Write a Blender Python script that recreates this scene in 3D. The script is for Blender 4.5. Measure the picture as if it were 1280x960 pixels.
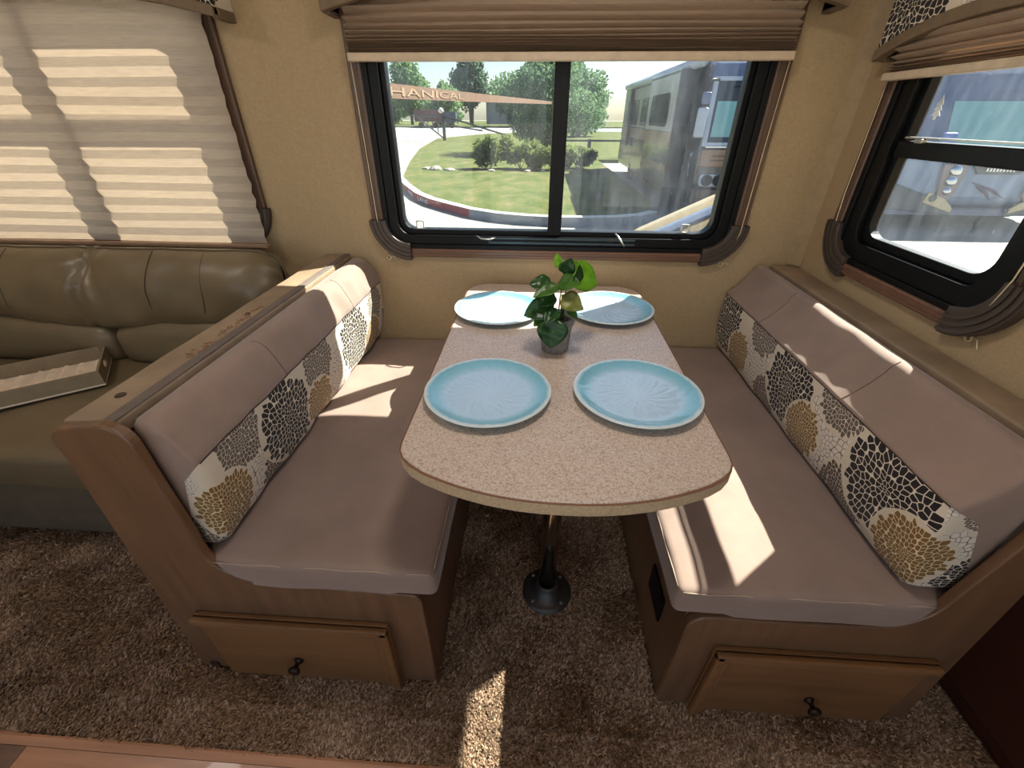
import bpy, bmesh, math, random
import numpy as np
from mathutils import Vector, Matrix
random.seed(7); rng = np.random.default_rng(7)
S = bpy.context.scene
for o in list(bpy.data.objects): bpy.data.objects.remove(o)
COL = S.collection

# ------------------------------------------------------------------ camera
cd = bpy.data.cameras.new('camera'); cam = bpy.data.objects.new('camera', cd); COL.objects.link(cam)
cd.sensor_fit = 'HORIZONTAL'; cd.sensor_width = 36.0; cd.lens = 36.0 * 531.0 / 1280.0
cd.clip_start = 0.02; cd.clip_end = 500
pitch, yaw, roll = math.radians(32.12), math.radians(-3.39), math.radians(0.206)
def cam_axes(p, y, r):
    cp, sp, cy, sy, cr, sr = math.cos(p), math.sin(p), math.cos(y), math.sin(y), math.cos(r), math.sin(r)
    Rx = np.array([[1, 0, 0], [0, cp, -sp], [0, sp, cp]]); Rz = np.array([[cr, -sr, 0], [sr, cr, 0], [0, 0, 1]])
    Ry = np.array([[cy, 0, -sy], [0, 1, 0], [sy, 0, cy]])
    W = np.array([[1, 0, 0], [0, 0, 1], [0, -1, 0]], float).T
    return (Rz @ Rx @ Ry @ W).T
A = cam_axes(pitch, yaw, roll)
r_, d_, f_ = A[:, 0], A[:, 1], A[:, 2]
M4 = Matrix(((r_[0], -d_[0], -f_[0], 0), (r_[1], -d_[1], -f_[1], 0), (r_[2], -d_[2], -f_[2], 1.3), (0, 0, 0, 1)))
cam.matrix_world = M4
S.camera = cam

# ------------------------------------------------------------------ world, sun, exposure
SUN = Vector((-1.0, -0.77, -1.28)).normalized()
w = bpy.data.worlds.new('world'); S.world = w; w.use_nodes = True
nt = w.node_tree; nt.nodes.clear()
sky = nt.nodes.new('ShaderNodeTexSky'); sky.sky_type = 'NISHITA'; sky.sun_disc = False
sky.sun_elevation = math.radians(45.4); sky.sun_rotation = math.radians(52.4); sky.altitude = 100
sky.air_density = 1.0; sky.dust_density = 1.2; sky.ozone_density = 1.0
bg = nt.nodes.new('ShaderNodeBackground'); bg.inputs[1].default_value = 0.36
wo = nt.nodes.new('ShaderNodeOutputWorld')
nt.links.new(sky.outputs[0], bg.inputs[0]); nt.links.new(bg.outputs[0], wo.inputs[0])
sl = bpy.data.lights.new('sun', 'SUN'); sl.energy = 40.0; sl.angle = math.radians(0.55); sl.color = (1.0, 0.95, 0.86)
so = bpy.data.objects.new('sun', sl); COL.objects.link(so); so.location = (6, 5, 9)
so.rotation_euler = SUN.to_track_quat('-Z', 'Y').to_euler()
S.view_settings.view_transform = 'Standard'; S.view_settings.look = 'None'
S.view_settings.gamma = 1.0; S.view_settings.exposure = 0.0; S.view_settings.use_curve_mapping = False

# ------------------------------------------------------------------ materials
def s2l(c):
    return tuple((x / 12.92 if x <= 0.04045 else ((x + 0.055) / 1.055) ** 2.4) for x in [v / 255.0 for v in c])
def C4(c): return (c[0], c[1], c[2], 1.0)
class N:
    def __init__(s, name):
        s.m = bpy.data.materials.new(name); s.m.use_nodes = True; s.t = s.m.node_tree; s.t.nodes.clear()
        s.out = s.n('ShaderNodeOutputMaterial')
    def n(s, typ, **k):
        x = s.t.nodes.new(typ)
        for a, b in k.items(): setattr(x, a, b)
        return x
    def set(s, node, idx, v):
        if isinstance(v, bpy.types.NodeSocket): s.t.links.new(v, node.inputs[idx])
        elif v is not None: node.inputs[idx].default_value = v
        return node
    def math(s, op, a, b=None, c=None):
        x = s.n('ShaderNodeMath', operation=op); s.set(x, 0, a); s.set(x, 1, b)
        if c is not None: s.set(x, 2, c)
        return x.outputs[0]
    def vmath(s, op, a, b=None, out=0):
        x = s.n('ShaderNodeVectorMath', operation=op); s.set(x, 0, a); s.set(x, 1, b); return x.outputs[out]
    def coord(s, kind='Object'): return s.n('ShaderNodeTexCoord').outputs[kind]
    def mapping(s, v, scale=(1, 1, 1), rot=(0, 0, 0)):
        x = s.n('ShaderNodeMapping'); s.set(x, 0, v); x.inputs['Scale'].default_value = scale; x.inputs['Rotation'].default_value = rot
        return x.outputs[0]
    def noise(s, v, scale, detail=3, rough=0.55, out=0):
        x = s.n('ShaderNodeTexNoise'); s.set(x, 'Vector', v); x.inputs['Scale'].default_value = scale
        x.inputs['Detail'].default_value = detail; x.inputs['Roughness'].default_value = rough; return x.outputs[out]
    def ramp(s, f, stops):
        x = s.n('ShaderNodeValToRGB'); s.set(x, 0, f); e = x.color_ramp.elements
        while len(e) < len(stops): e.new(0.5)
        for el, (p, c) in zip(e, stops): el.position = p; el.color = C4(c)
        return x.outputs[0]
    def mix(s, f, a, b, typ='RGBA'):
        x = s.n('ShaderNodeMix', data_type=typ)
        i = {'RGBA': (6, 7, 2), 'FLOAT': (2, 3, 0), 'VECTOR': (4, 5, 1)}[typ]
        s.set(x, 0, f); s.set(x, i[0], C4(a) if typ == 'RGBA' and isinstance(a, tuple) else a)
        s.set(x, i[1], C4(b) if typ == 'RGBA' and isinstance(b, tuple) else b); return x.outputs[i[2]]
    def bump(s, h, strength=0.3, dist=0.002):
        x = s.n('ShaderNodeBump'); s.set(x, 'Height', h); x.inputs['Strength'].default_value = strength; x.inputs['Distance'].default_value = dist
        return x.outputs[0]
    def pbr(s, col, rough=0.6, metal=0.0, bump=None, sheen=0.0, coat=0.0, spec=0.5):
        p = s.n('ShaderNodeBsdfPrincipled'); s.set(p, 'Base Color', C4(col) if isinstance(col, tuple) else col)
        s.set(p, 'Roughness', rough); s.set(p, 'Metallic', metal)
        if bump is not None: s.set(p, 'Normal', bump)
        p.inputs['Sheen Weight'].default_value = sheen; p.inputs['Coat Weight'].default_value = coat
        p.inputs['Specular IOR Level'].default_value = spec
        s.t.links.new(p.outputs[0], s.out.inputs[0]); return p
MATS = {}
def flat(name, rgb, rough=0.5, metal=0.0, var=0.12, scale=30, coat=0.0, bump=0.0, spec=0.5):
    """a plain coloured surface with a little grain of its own"""
    if name in MATS: return MATS[name]
    m = N(name); c = s2l(rgb); nz = m.noise(m.coord(), scale)
    col = m.ramp(nz, [(0.3, tuple(x * (1 - var) for x in c)), (0.7, tuple(min(1, x * (1 + var)) for x in c))])
    b = m.bump(nz, bump, 0.002) if bump else None
    m.pbr(col, rough, metal, b, coat=coat, spec=spec); MATS[name] = m.m; return m.m
def wood(name, rgb, axis=0, rough=0.45, var=0.3, scale=6, coat=0.1):
    if name in MATS: return MATS[name]
    m = N(name); c = s2l(rgb); sc = [scale * 6] * 3; sc[axis] = scale * 0.5
    v = m.mapping(m.coord(), tuple(sc)); nz = m.noise(v, 1.0, 5, 0.6); big = m.noise(m.coord(), 4.0, 2)
    f = m.math('ADD', m.math('MULTIPLY', nz, 0.7), m.math('MULTIPLY', big, 0.3))
    col = m.ramp(f, [(0.3, tuple(x * (1 - var) for x in c)), (0.5, c), (0.72, tuple(min(1, x * (1 + var)) for x in c))])
    m.pbr(col, rough, 0, m.bump(nz, 0.08, 0.001), coat=coat); MATS[name] = m.m; return m.m
def suede(name, rgb, var=0.14):
    m = N(name); c = s2l(rgb); co = m.coord()
    big = m.noise(co, 7.0, 4, 0.6); fine = m.noise(co, 420.0, 2)
    f = m.math('ADD', m.math('MULTIPLY', big, 0.75), m.math('MULTIPLY', fine, 0.25))
    col = m.ramp(f, [(0.3, tuple(x * (1 - var) for x in c)), (0.7, tuple(x * (1 + var) for x in c))])
    wr = m.noise(co, 14.0, 3, 0.5)
    h = m.math('ADD', m.math('MULTIPLY', wr, 1.0), m.math('MULTIPLY', fine, 0.05))
    m.pbr(col, 0.8, 0, m.bump(h, 0.3, 0.006), sheen=0.25, spec=0.2); MATS[name] = m.m; return m.m
CREAM = s2l((205, 190, 170))
KINDS = {'black': ((34, 28, 30), (214, 200, 180)), 'gold': ((122, 90, 48), (215, 196, 160)), 'grey': ((98, 86, 76), (206, 192, 174)),
         'brown': ((76, 58, 50), (205, 190, 170)), 'white': ((212, 200, 186), (128, 112, 100))}
def mosaic(name, circles):
    """printed upholstery: overlapping round flowers made of pebble-shaped petals"""
    m = N(name); uv = m.n('ShaderNodeUVMap').outputs[0]
    warp = m.noise(uv, 9.0, 1, out=1)
    uvw = m.vmath('ADD', uv, m.vmath('SCALE', m.vmath('SUBTRACT', warp, (0.5, 0.5, 0.5)), None))
    uvw.node.inputs[1].links[0].from_node.inputs['Scale'].default_value = 0.012
    cen = (9.0, 9.0, 0.0); rad = 1.0; cell = CREAM; line = CREAM
    for (u, v, r, k) in circles:
        d = m.vmath('DISTANCE', uvw, (u, v, 0.0), out=1)
        lt = m.math('LESS_THAN', d, r * 1.07)
        cen = m.mix(lt, cen, (u, v, 0.0), 'VECTOR'); rad = m.mix(lt, rad, r, 'FLOAT')
        cell = m.mix(lt, cell, s2l(KINDS[k][0])); line = m.mix(lt, line, s2l(KINDS[k][1]))
    p = m.vmath('SUBTRACT', uvw, cen); ln = m.vmath('LENGTH', p, out=1); dr = m.vmath('NORMALIZE', p)
    K = 7.6
    rho = m.math('MULTIPLY', m.math('POWER', m.math('DIVIDE', ln, rad), 0.75), K)
    q = m.n('ShaderNodeVectorMath', operation='SCALE'); m.set(q, 0, dr); m.set(q, 'Scale', rho)
    off = m.n('ShaderNodeVectorMath', operation='SCALE'); m.set(off, 0, cen); off.inputs['Scale'].default_value = 57.0
    pos = m.vmath('ADD', q.outputs[0], off.outputs[0])
    v1 = m.n('ShaderNodeTexVoronoi', feature='DISTANCE_TO_EDGE', voronoi_dimensions='2D'); v2 = m.n('ShaderNodeTexVoronoi', feature='F1', voronoi_dimensions='2D')
    for v_ in (v1, v2): m.set(v_, 'Vector', pos); v_.inputs['Scale'].default_value = 1.0; v_.inputs['Randomness'].default_value = 0.8
    e = m.n('ShaderNodeMapRange'); m.set(e, 0, v1.outputs[0]); e.inputs[1].default_value = 0.045; e.inputs[2].default_value = 0.08
    rnd = m.n('ShaderNodeMapRange'); m.set(rnd, 0, v2.outputs['Distance']); rnd.inputs[1].default_value = 0.70; rnd.inputs[2].default_value = 0.63
    inside = m.math('LESS_THAN', m.vmath('LENGTH', m.vmath('SUBTRACT', v2.outputs['Position'], off.outputs[0]), out=1), K * 0.97)
    incirc = m.math('LESS_THAN', m.vmath('LENGTH', cen, out=1), 5.0)
    petal = m.math('MULTIPLY', m.math('MULTIPLY', e.outputs[0], rnd.outputs[0]), 1.0)
    col = m.mix(inside, CREAM, m.mix(petal, line, cell))
    weave = m.noise(m.coord(), 700, 1)
    m.pbr(col, 0.75, 0, m.bump(weave, 0.15, 0.001), sheen=0.1, spec=0.2); MATS[name] = m.m; return m.m
def wallpaper():
    m = N('wallpaper'); co = m.coord()
    f1 = m.noise(m.mapping(co, (1, 1, 1)), 160, 2); f2 = m.noise(m.mapping(co, (6, 6, 90)), 6, 3); f3 = m.noise(m.mapping(co, (90, 90, 6)), 6, 3)
    f = m.math('ADD', m.math('MULTIPLY', f1, 0.4), m.math('ADD', m.math('MULTIPLY', f2, 0.3), m.math('MULTIPLY', f3, 0.3)))
    c = s2l((168, 144, 110))
    col = m.ramp(f, [(0.35, tuple(x * 0.85 for x in c)), (0.65, tuple(x * 1.1 for x in c))])
    m.pbr(col, 0.55, 0, m.bump(f, 0.25, 0.002), spec=0.3); MATS['wallpaper'] = m.m; return m.m
def speckle():
    m = N('speckled_laminate'); co = m.coord()
    a = m.noise(co, 260, 3, 0.7); b = m.noise(co, 520, 2, 0.6)
    base = m.ramp(a, [(0.34, s2l((150, 126, 110))), (0.46, s2l((194, 172, 156))), (0.66, s2l((212, 198, 186)))])
    dots = m.math('GREATER_THAN', b, 0.66)
    m.pbr(m.mix(dots, base, s2l((120, 88, 68))), 0.3, spec=0.5); MATS['speckle'] = m.m; return m.m
def glaze():
    m = N('blue_glaze'); co = m.coord(); xy = m.vmath('MULTIPLY', co, (1, 1, 0)); r = m.vmath('LENGTH', xy, out=1)
    nz = m.noise(co, 60, 3); f = m.math('ADD', m.math('DIVIDE', r, 0.147), m.math('MULTIPLY', m.math('SUBTRACT', nz, 0.5), 0.05))
    col = m.ramp(f, [(0.0, s2l((184, 208, 230))), (0.68, s2l((176, 204, 226))), (0.82, s2l((134, 188, 208))), (0.93, s2l((118, 174, 192))), (0.985, s2l((206, 214, 214)))])
    m.pbr(col, 0.16, coat=0.3); MATS['glaze'] = m.m; return m.m
def shade(name, rgb, t=0.5):
    """pleated paper blind: part of the light goes through"""
    m = N(name); co = m.coord(); f = m.noise(m.mapping(co, (3, 3, 40)), 6, 4, 0.65); c = s2l(rgb)
    col = m.ramp(f, [(0.3, tuple(x * 0.85 for x in c)), (0.7, c)])
    d = m.n('ShaderNodeBsdfDiffuse'); m.set(d, 0, col); tr = m.n('ShaderNodeBsdfTranslucent'); m.set(tr, 0, col)
    mx = m.n('ShaderNodeMixShader'); mx.inputs[0].default_value = t
    m.t.links.new(d.outputs[0], mx.inputs[1]); m.t.links.new(tr.outputs[0], mx.inputs[2]); m.t.links.new(mx.outputs[0], m.out.inputs[0])
    MATS[name] = m.m; return m.m
def glass(name, haze=0.0, hazecol=(0.8, 0.88, 1.0), tint=(0.68, 0.71, 0.71)):
    m = N(name); tr = m.n('ShaderNodeBsdfTransparent'); tr.inputs[0].default_value = C4(tint)
    gl = m.n('ShaderNodeBsdfGlossy'); gl.inputs['Roughness'].default_value = 0.02
    lw = m.n('ShaderNodeLayerWeight'); fr = m.math('ADD', m.math('MULTIPLY', m.math('POWER', lw.outputs['Facing'], 5.0), 0.5), 0.02)
    mx = m.n('ShaderNodeMixShader'); m.t.links.new(fr, mx.inputs[0]); m.t.links.new(tr.outputs[0], mx.inputs[1]); m.t.links.new(gl.outputs[0], mx.inputs[2])
    last = mx.outputs[0]
    if haze:
        co = m.coord(); f = m.noise(m.mapping(co, (5, 5, 1.2)), 6, 6, 0.7); sp = m.noise(co, 90, 2)
        amt = m.math('MULTIPLY', m.ramp(f, [(0.35, (0.25,) * 3), (0.7, (1, 1, 1))]), haze)
        amt = m.math('ADD', amt, m.math('MULTIPLY', m.math('GREATER_THAN', sp, 0.72), haze * 1.5))
        d = m.n('ShaderNodeBsdfTranslucent'); d.inputs[0].default_value = C4(hazecol)
        m2 = m.n('ShaderNodeMixShader'); m.t.links.new(amt, m2.inputs[0]); m.t.links.new(last, m2.inputs[1]); m.t.links.new(d.outputs[0], m2.inputs[2]); last = m2.outputs[0]
    m.t.links.new(last, m.out.inputs[0]); MATS[name] = m.m; return m.m
def leafmat(name, rgb, t=0.35, var=0.3, scale=8, rough=0.4, spec=0.4):
    m = N(name); c = s2l(rgb); f = m.noise(m.coord(), scale, 3)
    col = m.ramp(f, [(0.3, tuple(x * (1 - var) for x in c)), (0.7, tuple(min(1, x * (1 + var)) for x in c))])
    p = m.n('ShaderNodeBsdfPrincipled'); m.set(p, 'Base Color', col); p.inputs['Roughness'].default_value = rough; p.inputs['Specular IOR Level'].default_value = spec
    tr = m.n('ShaderNodeBsdfTranslucent'); m.set(tr, 0, m.mix(0.5, col, tuple(min(1, x * 1.8) for x in c)))
    mx = m.n('ShaderNodeMixShader'); mx.inputs[0].default_value = t
    m.t.links.new(p.outputs[0], mx.inputs[1]); m.t.links.new(tr.outputs[0], mx.inputs[2]); m.t.links.new(mx.outputs[0], m.out.inputs[0])
    MATS[name] = m.m; return m.m
WALL = wallpaper(); SPECK = speckle(); GLAZE = glaze()
SUEDE = suede('brown_suede', (141, 118, 105)); LEATHER = flat('olive_leather', (108, 92, 68), 0.42, var=0.12, scale=6, bump=0.1)
PANEL = wood('stained_maple_panel', (106, 76, 52), axis=2, rough=0.4); PANELX = wood('stained_maple_drawer', (122, 84, 50), axis=0, rough=0.38)
LEDGE = flat('brown_vinyl_ledge', (138, 116, 92), 0.6, var=0.22, scale=9)
TRIMW = wood('brown_window_trim', (110, 76, 56), axis=0, rough=0.45); TRIMV = wood('brown_window_trim_upright', (88, 64, 50), axis=2, rough=0.45)
CAPM = flat('dark_trim_corner', (66, 54, 46), 0.45, bump=0.1); BLACK = flat('black_window_frame', (10, 10, 11), 0.42, var=0.2, spec=0.2); SILVER = flat('satin_metal', (190, 188, 182), 0.3, 0.9)
STEEL = flat('polished_steel', (170, 160, 146), 0.18, 1.0, var=0.05); DARKM = flat('dark_flange_metal', (74, 68, 62), 0.45, 0.6); BRONZE = flat('bronze_knob', (52, 38, 30), 0.35, 0.7)
MAHOG = wood('mahogany_cabinet', (70, 36, 25), axis=2, rough=0.4, var=0.2)
PLANKM = [wood('laminate_plank_%d' % i, c, axis=0, rough=0.35) for i, c in enumerate([(176, 128, 98), (166, 118, 90), (116, 88, 74)])]
SHADE = shade('cream_pleated_paper', (226, 212, 196), 0.56); SHADE2 = shade('tan_pleated_paper', (198, 174, 152), 0.32)
RAILM = flat('cream_blind_rail', (188, 166, 140), 0.5); BORDER = flat('brown_valance_border', (112, 92, 70), 0.7)
CORDM = flat('cream_cord', (212, 190, 152), 0.7); GLASS1 = glass('clear_window_glass', 0.011); GLASS2 = glass('dusty_window_glass', 0.020)
CEILM = flat('white_ceiling_panel', (226, 218, 204), 0.7); SEAMM = flat('seam_piping', (170, 146, 126), 0.8)
CARPET = None

# ------------------------------------------------------------------ mesh helpers
class MB:
    def __init__(s): s.v = []; s.f = []; s.uv = None
    def add(s, vs, fs):
        b = len(s.v); s.v.extend([tuple(p) for p in vs]); s.f.extend([tuple(i + b for i in q) for q in fs]); return s
    def box(s, x0, x1, y0, y1, z0, z1):
        return s.add([(x0, y0, z0), (x1, y0, z0), (x1, y1, z0), (x0, y1, z0), (x0, y0, z1), (x1, y0, z1), (x1, y1, z1), (x0, y1, z1)],
                     [(0, 3, 2, 1), (4, 5, 6, 7), (0, 1, 5, 4), (1, 2, 6, 5), (2, 3, 7, 6), (3, 0, 4, 7)])
    def prism(s, pts, a0, a1, axis):
        """polygon given in the two other axes (in order x,y,z), extruded along axis"""
        n = len(pts)
        def P(p, a):
            q = list(p); q.insert(axis, a); return q
        vs = [P(p, a0) for p in pts] + [P(p, a1) for p in pts]
        fs = [tuple(range(n))[::-1], tuple(range(n, 2 * n))] + [(i, (i + 1) % n, n + (i + 1) % n, n + i) for i in range(n)]
        return s.add(vs, fs)
    def band(s, outer, inner, a0, a1, axis):
        """closed ring between two outlines with the same number of points, extruded along axis"""
        n = len(outer)
        def P(p, a):
            q = list(p); q.insert(axis, a); return q
        vs = [P(p, a0) for p in outer] + [P(p, a1) for p in outer] + [P(p, a0) for p in inner] + [P(p, a1) for p in inner]
        fs = []
        for i in range(n):
            j = (i + 1) % n
            fs += [(i, j, n + j, n + i), (2 * n + j, 2 * n + i, 3 * n + i, 3 * n + j), (i, 2 * n + i, 2 * n + j, j), (n + i, n + j, 3 * n + j, 3 * n + i)]
        return s.add(vs, fs)
    def tube(s, pts, r, seg=8, cap=True):
        pts = [Vector(p) for p in pts]; n = len(pts); rs = r if isinstance(r, (list, tuple)) else [r] * n
        b = len(s.v); up = Vector((0, 0, 1))
        for i, p in enumerate(pts):
            t = (pts[min(i + 1, n - 1)] - pts[max(i - 1, 0)]).normalized()
            a = t.cross(up)
            if a.length < 1e-3: a = t.cross(Vector((1, 0, 0)))
            a.normalize(); c = a.cross(t)
            for k in range(seg):
                th = 2 * math.pi * k / seg; s.v.append(tuple(p + (a * math.cos(th) + c * math.sin(th)) * rs[i]))
        for i in range(n - 1):
            for k in range(seg):
                s.f.append((b + i * seg + k, b + i * seg + (k + 1) % seg, b + (i + 1) * seg + (k + 1) % seg, b + (i + 1) * seg + k))
        if cap:
            s.f.append(tuple(b + k for k in range(seg))[::-1]); s.f.append(tuple(b + (n - 1) * seg + k for k in range(seg)))
        return s
    def lathe(s, prof, c=(0, 0, 0), seg=24, axis=2, fn=None):
        b = len(s.v); n = len(prof)
        for (r, h) in prof:
            for k in range(seg):
                th = 2 * math.pi * k / seg; hh = h + (fn(r, th) if fn else 0)
                q = [r * math.cos(th), r * math.sin(th)]; q.insert(axis, hh); s.v.append((c[0] + q[0], c[1] + q[1], c[2] + q[2]))
        for i in range(n - 1):
            for k in range(seg): s.f.append((b + i * seg + k, b + i * seg + (k + 1) % seg, b + (i + 1) * seg + (k + 1) % seg, b + (i + 1) * seg + k))
        s.f.append(tuple(b + k for k in range(seg))[::-1]); s.f.append(tuple(b + (n - 1) * seg + k for k in range(seg)))
        return s
    def slab(s, x0, x1, y0, y1, z0, z1, r, crown=0.0, step=0.03, wob=0.0, seed=0, fn=None):
        """soft box with rounded edges, a crowned top and small waviness"""
        def ax(a0, a1):
            L = a1 - a0; rr = min(r, L / 2 * 0.98); e = [0, .15, .35, .6, 1]
            mid = max(1, int((L - 2 * rr) / step)); xs = [a0 + rr * k for k in e] + [a0 + rr + (L - 2 * rr) * k / mid for k in range(1, mid)] + [a1 - rr * k for k in e[::-1]]
            return xs
        X, Y, Z = ax(x0, x1), ax(y0, y1), ax(z0, z1); idx = {}; lo = Vector((x0 + r, y0 + r, z0 + r)); hi = Vector((x1 - r, y1 - r, z1 - r))
        for k in range(3):
            if lo[k] > hi[k]: lo[k] = hi[k] = (lo[k] + hi[k]) / 2
        ph = [random.Random(seed * 31 + i).uniform(0, 6.28) for i in range(6)]
        def V(i, j, k):
            key = (i, j, k)
            if key in idx: return idx[key]
            p = Vector((X[i], Y[j], Z[k])); q = Vector([min(max(p[a], lo[a]), hi[a]) for a in range(3)]); d = p - q
            m = max(abs(d[0]), abs(d[1]), abs(d[2]))
            if d.length > 1e-9: p = q + d.normalized() * min(r, m if m > 0 else 0) if m >= r * 0.999 else q + d.normalized() * m
            u = (p.x - x0) / (x1 - x0); v_ = (p.y - y0) / (y1 - y0); t = (p.z - z0) / (z1 - z0)
            bell = (math.sin(math.pi * min(max(u, 0), 1)) * math.sin(math.pi * min(max(v_, 0), 1))) ** 0.5
            p.z += crown * bell * max(0, t)
            if wob:
                p.z += wob * t * (math.sin(p.x * 23 + ph[0]) * math.sin(p.y * 17 + ph[1]) + 0.5 * math.sin(p.y * 41 + p.x * 13 + ph[2]))
                p.x += wob * 0.7 * math.sin(p.y * 19 + ph[3]); p.y += wob * 0.7 * math.sin(p.x * 21 + ph[4])
            if fn: p = fn(p, u, v_, t)
            s.v.append(tuple(p)); idx[key] = len(s.v) - 1; return idx[key]
        a, b, c = len(X) - 1, len(Y) - 1, len(Z) - 1
        for i in range(a):
            for j in range(b):
                s.f.append((V(i, j, 0), V(i, j + 1, 0), V(i + 1, j + 1, 0), V(i + 1, j, 0))); s.f.append((V(i, j, c), V(i + 1, j, c), V(i + 1, j + 1, c), V(i, j + 1, c)))
        for i in range(a):
            for k in range(c):
                s.f.append((V(i, 0, k), V(i + 1, 0, k), V(i + 1, 0, k + 1), V(i, 0, k + 1))); s.f.append((V(i, b, k), V(i, b, k + 1), V(i + 1, b, k + 1), V(i + 1, b, k)))
        for j in range(b):
            for k in range(c):
                s.f.append((V(0, j, k), V(0, j, k + 1), V(0, j + 1, k + 1), V(0, j + 1, k))); s.f.append((V(a, j, k), V(a, j + 1, k), V(a, j + 1, k + 1), V(a, j, k + 1)))
        return s
    def build(s, name, mat, parent=None, smooth=False, bevel=0.0, uv=None, seg=2):
        me = bpy.data.meshes.new(name); me.from_pydata(s.v, [], s.f); me.materials.append(mat)
        bm = bmesh.new(); bm.from_mesh(me); bmesh.ops.recalc_face_normals(bm, faces=bm.faces); bm.to_mesh(me); bm.free()
        if smooth: me.polygons.foreach_set('use_smooth', [True] * len(me.polygons))
        if uv:
            l = me.uv_layers.new(name='UVMap'); vi = np.zeros(len(me.loops), int); me.loops.foreach_get('vertex_index', vi)
            arr = np.array([uv(p) for p in s.v], float)[vi]; l.data.foreach_set('uv', arr.ravel())
        me.update(); o = bpy.data.objects.new(name, me); COL.objects.link(o)
        if parent: o.parent = parent; o.matrix_parent_inverse = Matrix.Translation(-Vector(parent.location))
        if bevel:
            b = o.modifiers.new('bevel', 'BEVEL'); b.width = bevel; b.segments = seg; b.limit_method = 'ANGLE'; b.harden_normals = False
        return o
def empty(name, loc=(0, 0, 0)):
    o = bpy.data.objects.new(name, None); COL.objects.link(o); o.location = loc; o.empty_display_size = 0.1; return o
def tag(o, label, cat, group=None, kind=None):
    o['label'] = label; o['category'] = cat
    if group: o['group'] = group
    if kind: o['kind'] = kind
    return o
def struct(o): o['kind'] = 'structure'; return o
def rrect(a0, a1, b0, b1, r, n=6):
    out = []
    for (ca, cb, t0) in ((a1 - r, b1 - r, 0), (a0 + r, b1 - r, 90), (a0 + r, b0 + r, 180), (a1 - r, b0 + r, 270)):
        for k in range(n + 1):
            t = math.radians(t0 + 90 * k / n); out.append((ca + r * math.cos(t), cb + r * math.sin(t)))
    return out

# ================================================================== THE SETTING
WY = 1.66; RX = 0.97; CZ = 2.0
W1 = (-2.45, -1.068, 0.90, 1.63); W2 = (-0.585, 0.705, 0.865, 1.64); W3 = (0.885, 1.475, 0.915, 1.62)
def holed(mb, a0, a1, z0, z1, holes, t0, t1, axis):
    """wall slab with rectangular openings; holes (a0,a1,z0,z1)"""
    def B(p0, p1, q0, q1):
        if axis == 1: mb.box(p0, p1, t0, t1, q0, q1)
        else: mb.box(t0, t1, p0, p1, q0, q1)
    cur = a0
    for (h0, h1, k0, k1) in sorted(holes):
        if h0 > cur: B(cur, h0, z0, z1)
        if k0 > z0: B(h0, h1, z0, k0)
        if k1 < z1: B(h0, h1, k1, z1)
        cur = h1
    if cur < a1: B(cur, a1, z0, z1)
    return mb
struct(holed(MB(), -2.9, RX + .06, 0, CZ, [W1, W2], WY, WY + .04, 1).build('wall_window', WALL))
struct(holed(MB(), 0.60, WY, 0, CZ, [W3], RX, RX + .042, 0).build('wall_right', WALL))
struct(MB().box(RX + .055, 2.6, .74, .80, 0, CZ).build('wall_beside_slide', WALL))
struct(MB().box(-2.96, -2.9, -1.75, WY + .055, 0, CZ).build('wall_left', WALL))
struct(MB().box(2.6, 2.66, -1.75, .80, 0, CZ).build('wall_far_right', WALL))
struct(holed(MB(), -2.96, 2.66, 0, CZ, [(-2.7, -0.75, .45, 1.88), (-.55, .45, .02, 1.93), (.7, 2.5, .45, 1.88)], -1.81, -1.75, 1).build('wall_rear', WALL))
struct(MB().box(-2.96, 2.66, -1.81, .80, CZ, CZ + .06).box(-2.96, RX + .06, .80, WY + .055, CZ, CZ + .06).build('ceiling', CEILM))
struct(MB().prism([(-.034, 0), (.0, 0), (.0, .034)], .835, CZ, 2).build('trim_1', flat('tan_corner_bead', (150, 126, 92), 0.5)))
tr = bpy.data.objects['trim_1']; tr.location = (RX - .0005, WY - .0005, 0); tr.scale = (1, -1, 1)

# floor: carpet in the slide, laminate planks in the aisle
fl = struct(MB().box(-2.96, 2.66, -1.81, WY + .055, -.06, -.012).build('floor', flat('subfloor', (120, 92, 72), 0.7)))
FE = 0.357
pw = 0.127; row = 0; shared = {}
y1 = FE - .022
while y1 > -1.75:
    x = -2.9 - [1.0, 0.0, .62, .2, .8][row % 5]; k = 0
    while x < 2.6:
        L = 1.35
        a, b = max(x, -2.9), min(x + L, 2.6)
        if b - a > .02:
            me = shared.get(round(b - a, 3))
            mi = 2 if (row == 0 and k == 1) or (row * 3 + k) % 5 == 4 else (row + k) % 2
            o = MB().box(a + .0008, b - .0008, max(y1 - pw, -1.75) + .0008, y1 - .0008, -.012, 0).build('plank', PLANKM[mi], fl)
        x += L; k += 1
    y1 -= pw; row += 1
struct(MB().prism([(FE - .022, -.012), (FE, -.012), (FE, .005), (FE - .006, .007), (FE - .022, .002)], -2.9, 2.6, 0).build('trim_2', PLANKM[0]))

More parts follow.
